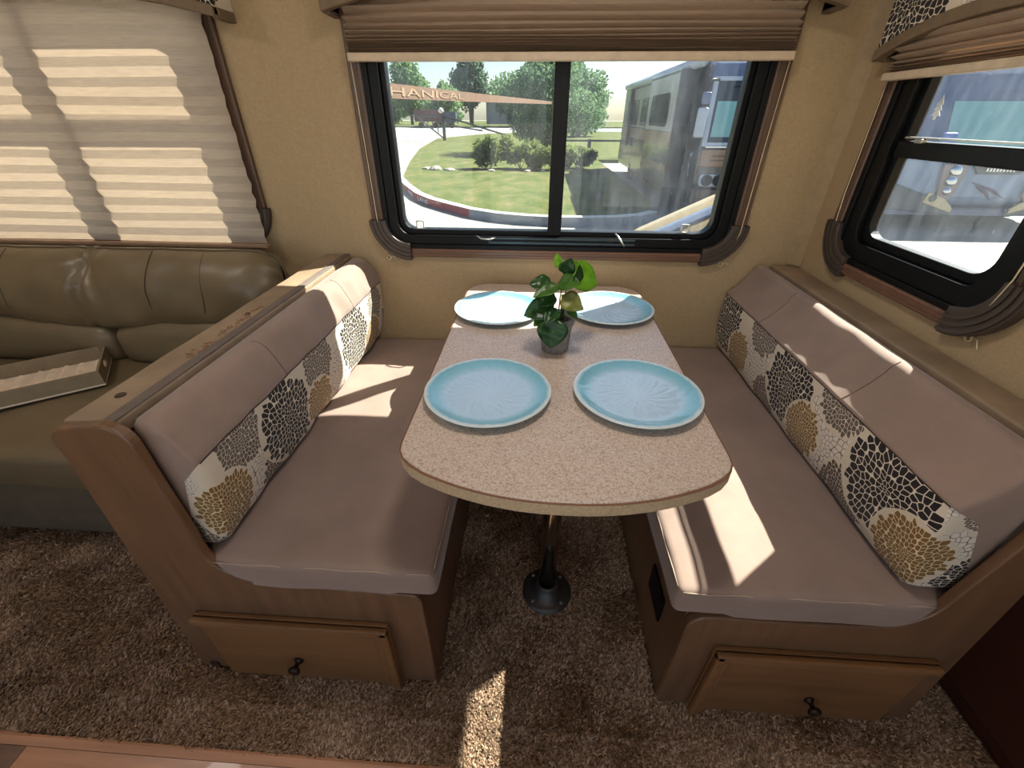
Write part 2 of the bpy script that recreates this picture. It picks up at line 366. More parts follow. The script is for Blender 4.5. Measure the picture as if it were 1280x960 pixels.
# ------------------------------------------------------------------ carpet
def carpet_mat():
    m = N('brown_shag'); at = m.n('ShaderNodeAttribute', attribute_name='tone'); co = m.coord()
    big = m.noise(co, 5, 3); f = m.math('ADD', m.math('MULTIPLY', at.outputs['Fac'], 0.62), m.math('MULTIPLY', big, 0.38))
    col = m.ramp(f, [(0.15, s2l((92, 70, 54))), (0.5, s2l((142, 114, 90))), (0.85, s2l((186, 158, 132)))])
    m.pbr(col, 0.9, spec=0.1); return m.m
CARPET = carpet_mat()
cb = MB(); nx, ny = 120, 50
X0, X1 = -2.9, 1.12
for j in range(ny + 1):
    for i in range(nx + 1):
        x = X0 + (X1 - X0) * i / nx; y = FE + (WY - FE) * j / ny
        cb.v.append((x, y, -.004 + .003 * math.sin(x * 9) * math.sin(y * 13)))
for j in range(ny):
    for i in range(nx): a = j * (nx + 1) + i; cb.f.append((a, a + 1, a + nx + 2, a + nx + 1))
carpet = tag(cb.build('carpet', flat('carpet_backing', (104, 82, 64), 0.95)), 'shaggy brown carpet covering the floor under the dinette and sofa', 'carpet')
def pile(regions, dens):
    P = []
    for (a, b, c, d, k) in regions:
        n = int((b - a) * (d - c) * dens * k); P.append(np.stack([rng.uniform(a, b, n), rng.uniform(c, d, n)], 1))
    P = np.concatenate(P); n = len(P)
    lean = np.sin(P[:, 0] * 7.3 + np.sin(P[:, 1] * 11) * 2.4) * .9 + np.sin(P[:, 1] * 17 + P[:, 0] * 13) * .8 + .6 * np.sin(P[:, 0] * 31 - P[:, 1] * 23) + rng.normal(0, 1.0, n)
    th = lean; L = rng.uniform(.008, .015, n); H = rng.uniform(.006, .013, n); wd = rng.uniform(.0016, .0030, n)
    dx, dy = np.cos(th), np.sin(th); px, py = -dy, dx
    base = np.stack([P[:, 0], P[:, 1], np.full(n, -.004)], 1)
    per = np.stack([px * wd, py * wd, np.zeros(n)], 1)
    mid = base + np.stack([dx * L * .35, dy * L * .35, H * .75], 1); tip = base + np.stack([dx * L, dy * L, H], 1)
    V = np.stack([base - per, base + per, mid - per, mid + per, tip], 1).reshape(-1, 3)
    # slight ridge where the carpet has been seamed
    rid = np.exp(-((V[:, 1] - (.442 - .012 * V[:, 0])) /   .008) ** 2) * .004; V[:, 2] += rid
    k = np.arange(n) * 5
    tri = np.stack([k, k + 1, k + 3, k, k + 3, k + 2, k + 2, k + 3, k + 4], 1).reshape(-1)
    me = bpy.data.meshes.new('pile'); me.vertices.add(len(V)); me.vertices.foreach_set('co', V.ravel().astype(np.float32))
    me.loops.add(len(tri)); me.loops.foreach_set('vertex_index', tri.astype(np.int32)); me.polygons.add(len(tri) // 3)
    me.polygons.foreach_set('loop_start', np.arange(0, len(tri), 3, dtype=np.int32)); me.update(calc_edges=True)
    at = me.attributes.new('tone', 'FLOAT', 'POINT'); tone = np.repeat(rng.uniform(0, 1, n), 5); at.data.foreach_set('value', tone.astype(np.float32))
    me.materials.append(CARPET); o = bpy.data.objects.new('pile', me); COL.objects.link(o); o.parent = carpet; o['kind'] = 'stuff'; return o
pile([(-2.5, -.90, FE, .945, 1), (-.90, 1.118, FE, .532, 1.25), (-.228, .345, .532, 1.4, .9), (.978, 1.118, .532, .60, 1.2)], 105000)

# ------------------------------------------------------------------ windows
def window(name, a0, a1, z0, z1, axis, face, sgn, bars, glassmats, caps='both', trimw=.04, fw=.07, fd=.055):
    """black rounded frame with recessed glass, brown trim and dark rounded corner pieces.
    axis: the wall's normal axis (0 or 1); face: wall surface; sgn: +1 outwards; bars: [(kind,pos,width)]"""
    root = struct(empty(name, (face if axis == 0 else (a0 + a1) / 2, face if axis == 1 else (a0 + a1) / 2, z0)))
    def rng2(d0, d1):
        p, q = face + sgn * d0, face + sgn * d1; return (min(p, q), max(p, q))
    out = rrect(a0, a1, z0, z1, .085); o2 = rrect(a0 + .02, a1 - .02, z0 + .02, z1 - .02, .07)
    inn = rrect(a0 + fw, a1 - fw, z0 + fw, z1 - fw, .045); f2 = max(.021, fw * .75); in2 = rrect(a0 + f2, a1 - f2, z0 + f2, z1 - f2, .05)
    d = rng2(-.012, fd); fr = MB().band(out, o2, d[0], d[1], axis)
    d = rng2(-.006, fd); fr.band(o2, in2, d[0], d[1], axis)
    d = rng2(.012, fd); fr.band(in2, inn, d[0], d[1], axis)
    fr.build('frame', BLACK, root, bevel=.002)
    gl = rrect(a0 + fw - .004, a1 - fw + .004, z0 + fw - .004, z1 - fw + .004, .045)
    d = rng2(.030, .034)
    # panes between the bars
    cuts = sorted([b for b in bars if b[0] == 'pane'], key=lambda b: b[1])
    vert = [b for b in bars if b[0] == 'v']; hor = [b for b in bars if b[0] == 'h']
    ga, gb, gz, gt = a0 + fw - .004, a1 - fw + .004, z0 + fw - .004, z1 - fw + .004
    def pane(p0, p1, q0, q1, mat, corners):
        # rectangle with the given corners rounded
        r = .042; pts = []
        for (ca, cb, t0, on) in ((p1, q1, 0, corners[0]), (p0, q1, 90, corners[1]), (p0, q0, 180, corners[2]), (p1, q0, 270, corners[3])):
            if on:
                cx = ca - r if ca == p1 else ca + r; cy = cb - r if cb == q1 else cb + r
                for k in range(7): t = math.radians(t0 + 15 * k); pts.append((cx + r * math.cos(t), cy + r * math.sin(t)))
            else: pts.append((ca, cb))
        MB().prism(pts, d[0], d[1], axis).build('pane', mat, root)
    if vert:
        xs = [ga] + [b[1] for b in vert] + [gb]
        for i in range(len(xs) - 1): pane(xs[i], xs[i + 1], gz, gt, glassmats[i % len(glassmats)], (i == len(xs) - 2, i == 0, i == 0, i == len(xs) - 2))
    else:
        zs = [gz] + [b[1] for b in hor] + [gt]
        for i in range(len(zs) - 1): pane(ga, gb, zs[i], zs[i + 1], glassmats[i % len(glassmats)], (i == len(zs) - 2,) * 2 + (i == 0,) * 2)
    for (k, pos, wd, p0, p1) in [b if len(b) == 5 else b + (None, None) for b in bars]:
        e = rng2(-.002 if p0 is None else p0, .05 if p1 is None else p1); mb = MB()
        if k == 'v': pr = (pos - wd / 2, pos + wd / 2, z0 + fw - .01, z1 - fw + .01)
        else: pr = (a0 + fw - .01, a1 - fw + .01, pos - wd / 2, pos + wd / 2)
        mb.prism([(pr[0], pr[2]), (pr[1], pr[2]), (pr[1], pr[3]), (pr[0], pr[3])], e[0], e[1], axis)
        o = mb.build('mullion' if k == 'v' else 'crossbar', BLACK, root, bevel=.003)
        if k == 'v': MB().prism([(pos - .003, pr[2]), (pos + .003, pr[2]), (pos + .003, pr[3]), (pos - .003, pr[3])], *sorted((e[0] if sgn > 0 else e[1], (e[0] if sgn > 0 else e[1]) - sgn * .004)), axis).build('rib', BLACK, o)
    # trim: bottom, two uprights, two corner pieces (quarter rings)
    t = trimw; R = .135; e = rng2(-.018, 0); lo = z0 - .028
    def strip(nm, p0, p1, q0, q1, mat):
        o = MB().prism([(p0, q0), (p1, q0), (p1, q1), (p0, q1)], e[0], e[1], axis).build(nm, mat, root, bevel=.004)
        e2 = rng2(-.021, -.015)
        for k in (.3, .65):
            if p1 - p0 > q1 - q0: pr = (p0, p1, q0 + (q1 - q0) * k - .002, q0 + (q1 - q0) * k + .002)
            else: pr = (p0 + (p1 - p0) * k - .002, p0 + (p1 - p0) * k + .002, q0, q1)
            MB().prism([(pr[0], pr[2]), (pr[1], pr[2]), (pr[1], pr[3]), (pr[0], pr[3])], e2[0], e2[1], axis).build('bead', mat, o)
    strip('sill_trim', a0 + R - t, a1 - R + t, lo, z0 + .004, TRIMW)
    strip('side_trim', a0 - t, a0 + .002, z0 + R - .028, z1 + .03, TRIMV); strip('side_trim', a1 - .002, a1 + t, z0 + R - .028, z1 + .03, TRIMV)
    for side in (-1, 1):
        ca = (a0 - t + R) if side < 0 else (a1 + t - R); cz = lo + R
        oo, ii, o3, i3 = [], [], [], []
        for k in range(13):
            th = math.radians(180 + 90 * k / 12) if side < 0 else math.radians(270 + 90 * k / 12)
            for lst, r in ((oo, R + .012), (ii, R - t - .012), (o3, R - .004), (i3, R - t + .006)): lst.append((ca + r * math.cos(th), cz + r * math.sin(th)))
        ee = rng2(-.026, 0); cap = MB().prism(oo + ii[::-1], ee[0], ee[1], axis).build('corner_trim', CAPM, root, bevel=.003)
        for (ra, rb) in ((R - .002, R + .006), (R - .018, R - .010), (R - .034, R - .026)):
            p1 = [(ca + ra * math.cos(math.radians((180 if side < 0 else 270) + 7.5 * k)), cz + ra * math.sin(math.radians((180 if side < 0 else 270) + 7.5 * k))) for k in range(13)]
            p2 = [(ca + rb * math.cos(math.radians((180 if side < 0 else 270) + 7.5 * k)), cz + rb * math.sin(math.radians((180 if side < 0 else 270) + 7.5 * k))) for k in range(13)]
            ef = rng2(-.030, -.024); MB().prism(p2 + p1[::-1], ef[0], ef[1], axis).build('ridge', CAPM, cap)
    return root
# left window, behind the closed blind
window('window_1', W1[0], W1[1], W1[2], W1[3], 1, WY, 1, [('v', -1.642, .045, -.028, .035), ('h', 1.372, .08, .034, .040)], [GLASS1], fw=.026, fd=.036)
w2 = window('window_2', W2[0], W2[1], W2[2], W2[3], 1, WY, 1, [('v', .058, .05)], [GLASS1, GLASS2])
w3 = window('window_3', W3[0], W3[1], W3[2], W3[3], 0, RX, 1, [('h', 1.230, .040, .002, .036)], [GLASS2, GLASS2], fw=.088, fd=.040)
# latches and track details of the middle and right windows
tk = MB().box(-.19, .36, WY - .009, WY + .0, .892, .899).box(-.19, .36, WY - .009, WY + .0, .908, .914).build('slide_track', flat('slate_track', (58, 70, 76), 0.35, 0.4), w2)
l1 = MB().tube([(-.235, WY - .008, .918), (-.215, WY - .024, .912), (-.18, WY - .026, .911), (-.165, WY - .010, .912)], .0035, 8).build('latch', SILVER, w2, True)
l2 = MB().tube([(.285, WY - .010, .935), (.292, WY - .026, .930), (.318, WY - .026, .895), (.322, WY - .010, .89)], .0035, 8).build('latch', SILVER, w2, True)
MB().lathe([(.001, 0), (.005, 0), (.005, .006), (.001, .006)], (.262, WY - .012, .91), 10, 1).lathe([(.001, 0), (.005, 0), (.005, .006), (.001, .006)], (.275, WY - .012, .91), 10, 1).build('screw', DARKM, w2)
for cxp in (-.455, .545): MB().band(rrect(cxp - .016, cxp + .016, .934, .966, .006), rrect(cxp - .011, cxp + .011, .938, .961, .004), WY + .022, WY + .029, 1).build('weep_tab', flat('clear_tab', (196, 196, 186), 0.4), w2)
MB().box(RX - .004, RX + .006, 1.00, 1.37, 1.256, 1.260).build('slide_track', SILVER, w3)
MB().box(RX - .010, RX + .004, 1.30, 1.325, 1.246, 1.256).build('latch', SILVER, w3, bevel=.002)
# a pine tree sticker on the upper pane of the right window
ps = [(0, 0), (.004, 0), (.004, .008), (.016, .008), (.006, .020), (.013, .020), (.005, .032), (.010, .032), (0, .052)]
ps = ps + [(-a, b) for a, b in ps[::-1]]
MB().prism([(1.345 + a, 1.298 + b) for a, b in ps], RX + .028, RX + .0295, 0).build('sticker', flat('white_sticker', (222, 226, 230), 0.5), w3)

# ================================================================== BLINDS AND VALANCES
def pleats(name, a0, a1, zs, amp, axis, face, mat, parent, wob=0.0):
    mb = MB(); n = 40
    for k, z in enumerate(zs):
        off = face - amp if k % 2 else face
        for i in range(n + 1):
            a = a0 + (a1 - a0) * i / n; zz = z + wob * math.sin(a * 6 + k * .7) * .5; e = (random.uniform(-1, 1) * wob if i in (0, n) else 0)
            mb.v.append((a + e, off, zz) if axis == 1 else (off, a + e, zz))
    for k in range(len(zs) - 1):
        for i in range(n): q = k * (n + 1) + i; mb.f.append((q, q + 1, q + n + 2, q + n + 1))
    o = mb.build(name, mat, parent); sd = o.modifiers.new('thick', 'SOLIDIFY'); sd.thickness = .0006; return o
def blind(label, a0, a1, zb, zs, axis, face, mat, amp, wob, railh, raild):
    root = tag(empty('pleated_blind', ((a0 + a1) / 2, face, zb) if axis == 1 else (face, (a0 + a1) / 2, zb)), label, 'blind', 'pleated window blinds')
    pleats('shade_fabric', a0, a1, zs, amp, axis, face, mat, root, wob)
    P = [(a0 - .004, zb), (a1 + .004, zb), (a1 + .004, zb + railh), (a0 - .004, zb + railh)]
    MB().prism(P, face - raild, face + .003, axis).build('bottom_rail', RAILM if railh > .015 else flat('brown_blind_rail', (150, 122, 98), .5), root, bevel=.003)
    MB().prism([(a0, zs[-1] - .004), (a1, zs[-1] - .004), (a1, zs[-1] + .03), (a0, zs[-1] + .03)], face - .03, face + .004, axis).build('head_rail', RAILM, root, bevel=.003)
    return root
B1Y = 1.625
b1 = blind('cream pleated blind drawn fully closed behind the sofa', -2.40, -1.045, .868, [.884 + .0262 * k for k in range(29)], 1, B1Y, SHADE, .0065, .003, .014, .02)
z2 = [1.465, 1.467, 1.469, 1.471, 1.473, 1.4755, 1.478, 1.480, 1.482, 1.485, 1.487, 1.490, 1.493, 1.497, 1.501, 1.505, 1.510, 1.516, 1.523, 1.531, 1.540, 1.550, 1.561, 1.574, 1.588, 1.604, 1.622, 1.64, 1.66]
b2 = blind('tan pleated blind pulled up above the table window', -.600, .722, 1.444, z2, 1, 1.622, SHADE2, .022, .002, .022, .024)
z3 = [1.402 + .003 * k for k in range(8)] + [1.430, 1.438, 1.447, 1.457, 1.469, 1.482, 1.497, 1.514, 1.533, 1.553, 1.575, 1.60, 1.62]
b3 = blind('tan pleated blind half hidden by the curved valance over the sun-side window', .86, 1.478, 1.386, z3, 0, .940, SHADE2, .022, .002, .018, .024)
VC = {1: [(-2.2, 1.66, .12, 'white'), (-1.02, 1.64, .10, 'black'), (-1.2, 1.68, .09, 'white'), (-1.45, 1.6, .1, 'gold')],
      2: [(-.56, 1.62, .09, 'white'), (.7, 1.6, .1, 'gold'), (0, 1.7, .12, 'black')],
      3: [(1.22, 1.50, .085, 'white'), (1.30, 1.62, .09, 'gold'), (1.14, 1.56, .085, 'grey'), (1.46, 1.55, .125, 'black'), (.95, 1.56, .1, 'white')]}
def valance(label, a0, a1, zc, zm, ztop, axis, face, depth, circ, i):
    root = tag(empty('window_valance', ((a0 + a1) / 2, face, zc) if axis == 1 else (face, (a0 + a1) / 2, zc)), label, 'valance', 'padded window valances')
    n = 24; low = []
    for k in range(n + 1):
        u = k / n; a = a0 + (a1 - a0) * u; low.append((a, zc + (zm - zc) * (1 - abs(2 * u - 1) ** 2.6)))
    mat = mosaic('mosaic_valance_%d' % i, circ); f = face - depth
    uvf = (lambda p: (p[0] + (p[1] - f) * .5, p[2])) if axis == 1 else (lambda p: (p[1], p[2]))
    mb = MB().prism(low + [(a1, ztop), (a0, ztop)], f, f + .02, axis)
    mb.build('front_board', mat, root, bevel=.004, uv=uvf)
    for a in (a0, a1 - .02): MB().prism([(a, zc + .004), (a + .02, zc + .004), (a + .02, ztop), (a, ztop)], f + .02, face, axis).build('side_return', mat, root, uv=uvf)
    up = [(a, z + .024) for a, z in low]; lo2 = [(a, z - .004) for a, z in low]
    MB().prism(lo2 + up[::-1], f - .005, f + .022, axis).build('border', BORDER, root, bevel=.003)
    for a in (a0 - .003, a1 - .02): MB().prism([(a, zc - .004), (a + .023, zc - .004), (a + .023, zc + .022), (a, zc + .022)], f + .02, face, axis).build('side_border', BORDER, root, bevel=.002)
    return root
valance('patterned valance with a brown border above the closed blind', -2.52, -.962, 1.548, 1.62, 1.90, 1, WY, .10, VC[1], 1)
valance('patterned valance with a brown border above the table window', -.645, .812, 1.558, 1.63, 1.90, 1, WY, .10, VC[2], 2)
valance('mosaic print valance with an arched brown border on the end wall', .78, 1.545, 1.437, 1.492, 1.90, 0, RX, .055, VC[3], 3)

def cord(label, pts, ring, axis, sgn):
    root = tag(empty('blind_cord', ring), label, 'cord', 'blind tension cords')
    MB().tube(pts, .0016, 6).build('string', CORDM, root, True)
    n = Vector((0, -1, 0)) if axis == 1 else Vector((-1, 0, 0)); c = Vector(ring) + n * .004
    t = Vector((1, 0, 0)) if axis == 1 else Vector((0, 1, 0)); up = Vector((0, 0, 1))
    MB().tube([c + (t * math.cos(k * math.pi / 8) + up * math.sin(k * math.pi / 8)) * .008 for k in range(17)], .0026, 6, False).build('hold_down_ring', CORDM, root, True)
    MB().tube([c + t * .004, c + t * .022 * sgn + up * .004 + n * .002, c + t * .034 * sgn - up * .014 + n * .003], .0015, 6).build('loose_end', CORDM, root, True)
cord('cream tension cord beside the trim at the sofa side of the table window', [(-.606, 1.628, 1.444), (-.605, 1.636, 1.2), (-.603, 1.634, .98), (-.592, 1.645, .87), (-.585, 1.654, .838)], (-.585, WY, .83), 1, 1)
cord('cream tension cord beside the table window trim near the room corner', [(.728, 1.628, 1.444), (.728, 1.636, 1.2), (.724, 1.630, .95), (.705, 1.64, .86), (.697, 1.652, .838)], (.694, WY, .83), 1, 1)
cord('cream tension cord with loop ring on the end wall above the ledge front', [(.935, .872, 1.386), (.938, .875, 1.15), (.940, .880, 1.03), (.948, .905, .94), (.962, .918, .895)], (RX, .919, .887), 0, -1)
cord('cream tension cord with loop ring on the end wall near the corner', [(.946, 1.497, 1.386), (.946, 1.494, 1.10), (.952, 1.49, .98), (.964, 1.474, .90)], (RX, 1.471, .887), 0, -1)

# ================================================================== DINETTE BENCHES
def arc(cx, cz, r, a0, a1, n=6): return [(cx + r * math.cos(math.radians(a0 + (a1 - a0) * k / n)), cz + r * math.sin(math.radians(a0 + (a1 - a0) * k / n))) for k in range(n + 1)]
def drawer(parent, x0, x1, z0, z1, yf, knobx, knobz, flip):
    d = MB().box(x0, x1, yf - .012, yf, z0, z1).build('drawer', PANELX, parent, bevel=.003)
    # stepped moulding along the top and the aisle edge
    for (w_, t_, nm) in ((.020, .028, 'moulding'), (.038, .020, 'inner_bead')):
        MB().prism([(x0, z1 - w_), (x1, z1 - w_), (x1, z1), (x0, z1)], yf - t_, yf - .011, 1).build(nm, PANELX, d, bevel=.004)
        xa, xb_ = (x1 - w_, x1) if flip > 0 else (x0, x0 + w_)
        MB().prism([(xa, z0), (xb_, z0), (xb_, z1 - .002), (xa, z1 - .002)], yf - t_, yf - .011, 1).build(nm, PANELX, d, bevel=.004)
    kb = MB().lathe([(.001, 0), (.012, 0), (.012, .003), (.006, .006), (.006, .016), (.014, .022), (.016, .027), (.013, .031), (.001, .033)], (0, 0, 0), 20, 1)
    kb.v = [(knobx + a, yf - .013 - b, knobz + c) for a, b, c in kb.v]; kb.build('knob', BRONZE, d, True)
    return d
# bench on the sofa side
bl = tag(empty('dinette_bench', (-.55, 1.1, 0)), 'brown wooden dinette bench backing onto the olive sofa', 'bench', 'dinette benches')
YF = .556
pl_ = [(-.892, 0), (-.885, .10)] + [(-.846 - .004, .76)] + arc(-.818, .806, .034, 180, 95, 5) + arc(-.752, .800, .050, 82, 8, 6) + [(-.694, .56)] + arc(-.600, .515, .094, 180, 262, 8) + [(-.42, .405)] + arc(-.262, .372, .028, 80, 0, 5) + [(-.233, 0)]
MB().prism(pl_, YF - .022, YF, 1).build('front_panel', PANEL, bl, bevel=.005, seg=3)
MB().box(-.250, -.235, YF, 1.64, 0, .385).build('aisle_panel', PANEL, bl)
MB().box(-.83, -.250, YF, 1.64, .365, .385).build('seat_board', PANEL, bl)
MB().box(-.842, -.826, YF, 1.64, .0, .812).build('back_panel', LEDGE, bl)
MB().slab(-.842, -.738, YF, 1.655, .806, .840, .008, step=.05, wob=.0008, seed=3).build('ledge', LEDGE, bl, True)
MB().slab(-.764, -.7395, YF + .002, 1.65, .838, .8425, .002, step=.08, wob=.0005, seed=6).build('ledge_strip', flat('grey_fabric_strip', (104, 90, 82), .8), bl, True)
dk = flat('worn_dark_spot', (62, 46, 36), .8)
for (x, y, rx, ry) in ((-.80, .64, .010, .016), (-.79, 1.045, .007, .012)):
    mb = MB(); mb.lathe([(.0005, .8405), (rx, .8405), (rx * .9, .8418), (.0005, .8422)], (x, y, 0), 14); mb.build('screw_cover', dk, bl, True)
# frayed tear along the ledge
tear = MB()
for k in range(46):
    y = .80 + .0065 * k + random.uniform(-.003, .003); x = -.782 + random.uniform(-.010, .010)
    if 12 < k < 17: continue
    tear.tube([(x, y, .839), (x + random.uniform(-.008, .008), y + random.uniform(-.01, .01), .8425), (x + random.uniform(-.014, .014), y + random.uniform(-.014, .014), .841)], .0011, 4)
tear.build('frayed_tear', flat('torn_backing', (150, 112, 84), .9), bl)['kind'] = 'stuff'
drawer(bl, -.800, -.322, .0, .285, YF - .022, -.585, .098, 1)
MB().box(-.86, -.838, YF - .026, YF - .021, .0, .03).build('chip', flat('chipped_edge', (60, 28, 18), .7), bl)
# bench against the end wall
br = tag(empty('dinette_bench', (.66, 1.1, 0)), 'brown wooden dinette bench standing against the end wall beside the dark cabinet', 'bench', 'dinette benches')
YR = .548
pr_ = [(.352, 0)] + [(.352, .30)] + arc(.398, .352, .046, 180, 95, 6) + [(.60, .393)] + arc(.725, .505, .105, 272, 345, 8) + [(.862, .70), (.872, .80)] + arc(.90, .80, .03, 150, 90, 4) + [(.925, .828), (.935, .80), (.938, .60), (.968, .10), (.975, 0)]
MB().prism(pr_, YR - .022, YR, 1).build('front_panel', PANEL, br, bevel=.005, seg=3)
ap = MB().box(.354, .369, YR, 1.64, 0, .385).build('aisle_panel', PANEL, br)
MB().box(.369, .93, YR, 1.64, .365, .385).build('seat_board', PANEL, br)
MB().box(.945, .962, YR + .06, 1.64, 0, .80).build('back_panel', LEDGE, br)
MB().slab(.880, .966, YR + .005, 1.655, .800, .832, .006, step=.05, wob=.0006, seed=5).build('ledge', LEDGE, br, True)
vt = MB().box(.3475, .3545, .640, .750, .170, .262).build('vent_plate', BLACK, ap, bevel=.002)
drawer(br, .428, .905, .0, .296, YR - .022, .700, .096, -1)

# ------------------------------------------------------------------ cushions
def seat(label, x0, x1, y0, y1, z0, z1, aisle, seed):
    root = tag(empty('seat_cushion', ((x0 + x1) / 2, (y0 + y1) / 2, z0)), label, 'cushion', 'bench seat cushions')
    def fn(p, u, v, t):
        # the front corner away from the aisle is cut round to follow the panel, the aisle side slopes a little outwards
        if (aisle > 0 and u > .8) or (aisle < 0 and u < .2): p.z += (1 - t) * .012 * (1 - t)
        if aisle > 0: w_ = max(0, .16 - u) / .16
        else: w_ = max(0, u - .84) / .16
        p.y += .030 * w_ * w_ * max(0, 1 - v * 8)
        p.z += (1 - t) * .055 * w_ ** 1.5 * max(0, 1 - v * 3)
        return p
    MB().slab(x0, x1, y0, y1, z0, z1, .018, crown=.014, step=.022, wob=.0016, seed=seed, fn=fn).build('cushion_body', SUEDE, root, True)
    xs = [x0 + .05, x1 - .01] if aisle > 0 else [x0 + .01, x1 - .05]
    pts = [(xs[0] + (xs[1] - xs[0]) * k / 24, y0 + .004, z1 - .006 + .0016 * math.sin(k * 1.1 + seed)) for k in range(25)]
    MB().tube(pts, .0013, 6).build('front_seam', SEAMM, root, True)
    xa = x1 - .004 if aisle > 0 else x0 + .004
    MB().tube([(xa, y0 + .02 + (y1 - y0 - .04) * k / 30, z1 - .006 + .001 * math.sin(k * 1.7)) for k in range(31)], .0013, 6).build('side_seam', SEAMM, root, True)
    return root
seat('brown suede seat cushion on the bench backing onto the sofa', -.735, -.196, YF - .022, 1.652, .388, .478, 1, 1)
seat('brown suede seat cushion on the bench against the end wall', .312, .872, YR - .020, 1.652, .390, .478, -1, 2)

def back(label, xb, sg, prof, nlow, y0, y1, circ, name, seed):
    """upholstered back cushion: upper part plain suede, lower part mosaic print. prof: closed (t, z) outline,
    first nlow points belong to the printed part"""
    root = tag(empty('back_cushion', (xb, (y0 + y1) / 2, .49)), label, 'cushion', 'bench back cushions')
    n = len(prof); ct = sum(p[0] for p in prof) / n; cz = .69 if True else 0
    ph = [random.Random(seed + i).uniform(0, 6.28) for i in range(6)]
    st = []; rr = .022
    for k in range(7): a = math.radians(15 * k); st.append((y0 + rr * (1 - math.sin(a)), 1 - (1 - math.cos(a)) * .0, math.cos(a)))
    ys = [(y0, .55), (y0, .80), (y0 + .003, .90), (y0 + .009, .955), (y0 + .022, 1.0)]
    m = 60
    ys += [(y0 + .022 + (y1 - y0 - .044) * k / m, 1.0) for k in range(1, m)]
    ys += [(y1 - .022, 1.0), (y1 - .009, .955), (y1 - .003, .90), (y1, .80), (y1, .55)]
    V = []
    for (y, sc) in ys:
        for i, (t, z) in enumerate(prof):
            tt = ct + (t - ct) * sc; zz = cz + (z - cz) * sc
            if t > .03:
                d = .0035 * math.sin(y * 21 + z * 9 + ph[0]) + .0022 * math.sin(y * 47 + z * 31 + ph[1]) + (.0026 * math.sin(y * 71 + ph[2]) if z > .715 else 0)
                if abs(z - .725) < .02: d *= .4
                if sg < 0: d *= .45
                tt += d * (sc > .9)
                if z > .8: zz += .002 * math.sin(y * 33 + ph[3])
            V.append((xb + sg * tt, y, zz))
    def sub(nm, mat, sel, closed, uv=None):
        mb = MB(); mb.v = list(V)
        for j in range(len(ys) - 1):
            for i in range(n):
                if sel(i):
                    a, b = j * n + i, j * n + (i + 1) % n; q = (a, b, b + n, a + n); mb.f.append(q if sg < 0 else q[::-1])
        for j, fl_ in ((0, 1), (len(ys) - 1, 0)):
            c = len(mb.v); mb.v.append((xb + sg * ct, ys[j][0], cz))
            for i in range(n):
                if sel(i): mb.f.append((j * n + i, j * n + (i + 1) % n, c))
        used = sorted({i for f in mb.f for i in f}); mp = {u: k for k, u in enumerate(used)}
        mb.v = [mb.v[u] for u in used]; mb.f = [tuple(mp[i] for i in f) for f in mb.f]
        return mb.build(nm, mat, root, True, uv=uv)
    tmax = max(p[0] for p in prof)
    sub('printed_panel', mosaic(name, circ), lambda i: i < nlow, True, uv=lambda p: (p[1] - (tmax - abs(p[0] - xb)) * .9, p[2]))
    sub('upper_panel', SUEDE, lambda i: i >= nlow, True)
    seam = [Vector(V[j * n + nlow]) for j in range(3, len(ys) - 3)]
    MB().tube(seam, .0022, 6).build('seam', flat('dark_seam', (64, 48, 42), .9), root, True)
    for yy in (.33, .70):
        j = int(len(ys) * yy); pts = [Vector(V[j * n + i]) + Vector((sg * .0003, 0, 0)) for i in range(nlow, nlow + 8)]
        MB().tube(pts, .0012, 5).build('panel_seam', flat('tuck_seam', (104, 82, 70), .9), root, True)
    return root
profL = [(0, .482), (.02, .482), (.040, .484), (.062, .498), (.078, .52), (.090, .56), (.097, .60), (.101, .64), (.102, .69), (.101, .722), (.100, .734),
         (.103, .740), (.101, .750), (.094, .768), (.084, .792), (.073, .814), (.060, .829), (.042, .834), (.020, .832), (.006, .826), (0, .81), (0, .75), (0, .70), (0, .6)]
profR = [(0, .482), (.03, .482), (.08, .482), (.105, .488), (.120, .505), (.132, .54), (.139, .58), (.143, .63), (.143, .68), (.140, .71), (.138, .722),
         (.141, .725), (.135, .730), (.110, .751), (.088, .776), (.070, .801), (.060, .824), (.048, .833), (.022, .829), (.006, .82), (0, .80), (0, .75), (0, .70), (0, .6)]
cl = [(.72, .605, .115, 'white'), (1.16, .585, .105, 'white'), (1.60, .585, .10, 'white'), (.685, .705, .08, 'grey'), (.545, .50, .10, 'grey'), (.495, .68, .05, 'white'), (1.055, .69, .085, 'grey'), (1.545, .675, .075, 'grey'),
      (.79, .525, .085, 'brown'), (1.27, .515, .07, 'white'), (.855, .632, .118, 'black'), (1.325, .63, .118, 'black'), (1.70, .58, .08, 'black'), (.590, .590, .082, 'gold'), (1.025, .568, .078, 'gold'), (1.49, .565, .080, 'gold')]
cr = [(.885, .60, .125, 'white'), (1.26, .62, .115, 'white'), (.50, .58, .085, 'white'), (.595, .725, .06, 'white'), (.87, .735, .085, 'grey'), (1.285, .725, .085, 'grey'), (.43, .54, .07, 'black'), (.49, .71, .04, 'grey'),
      (.765, .53, .085, 'brown'), (1.19, .53, .075, 'brown'), (.675, .650, .122, 'black'), (1.085, .640, .115, 'black'), (1.555, .635, .115, 'black'), (.575, .572, .085, 'gold'), (.97, .575, .080, 'gold'), (1.42, .575, .080, 'gold')]
back('back cushion with a black mosaic flower print, against the sofa', -.736, 1, profL, 10, .566, 1.652, cl, 'mosaic_cushion_left', 11)
back('back cushion with mosaic flower print below the ledge of the end wall', .878, -1, profR, 10, .556, 1.652, cr, 'mosaic_cushion_right', 21)

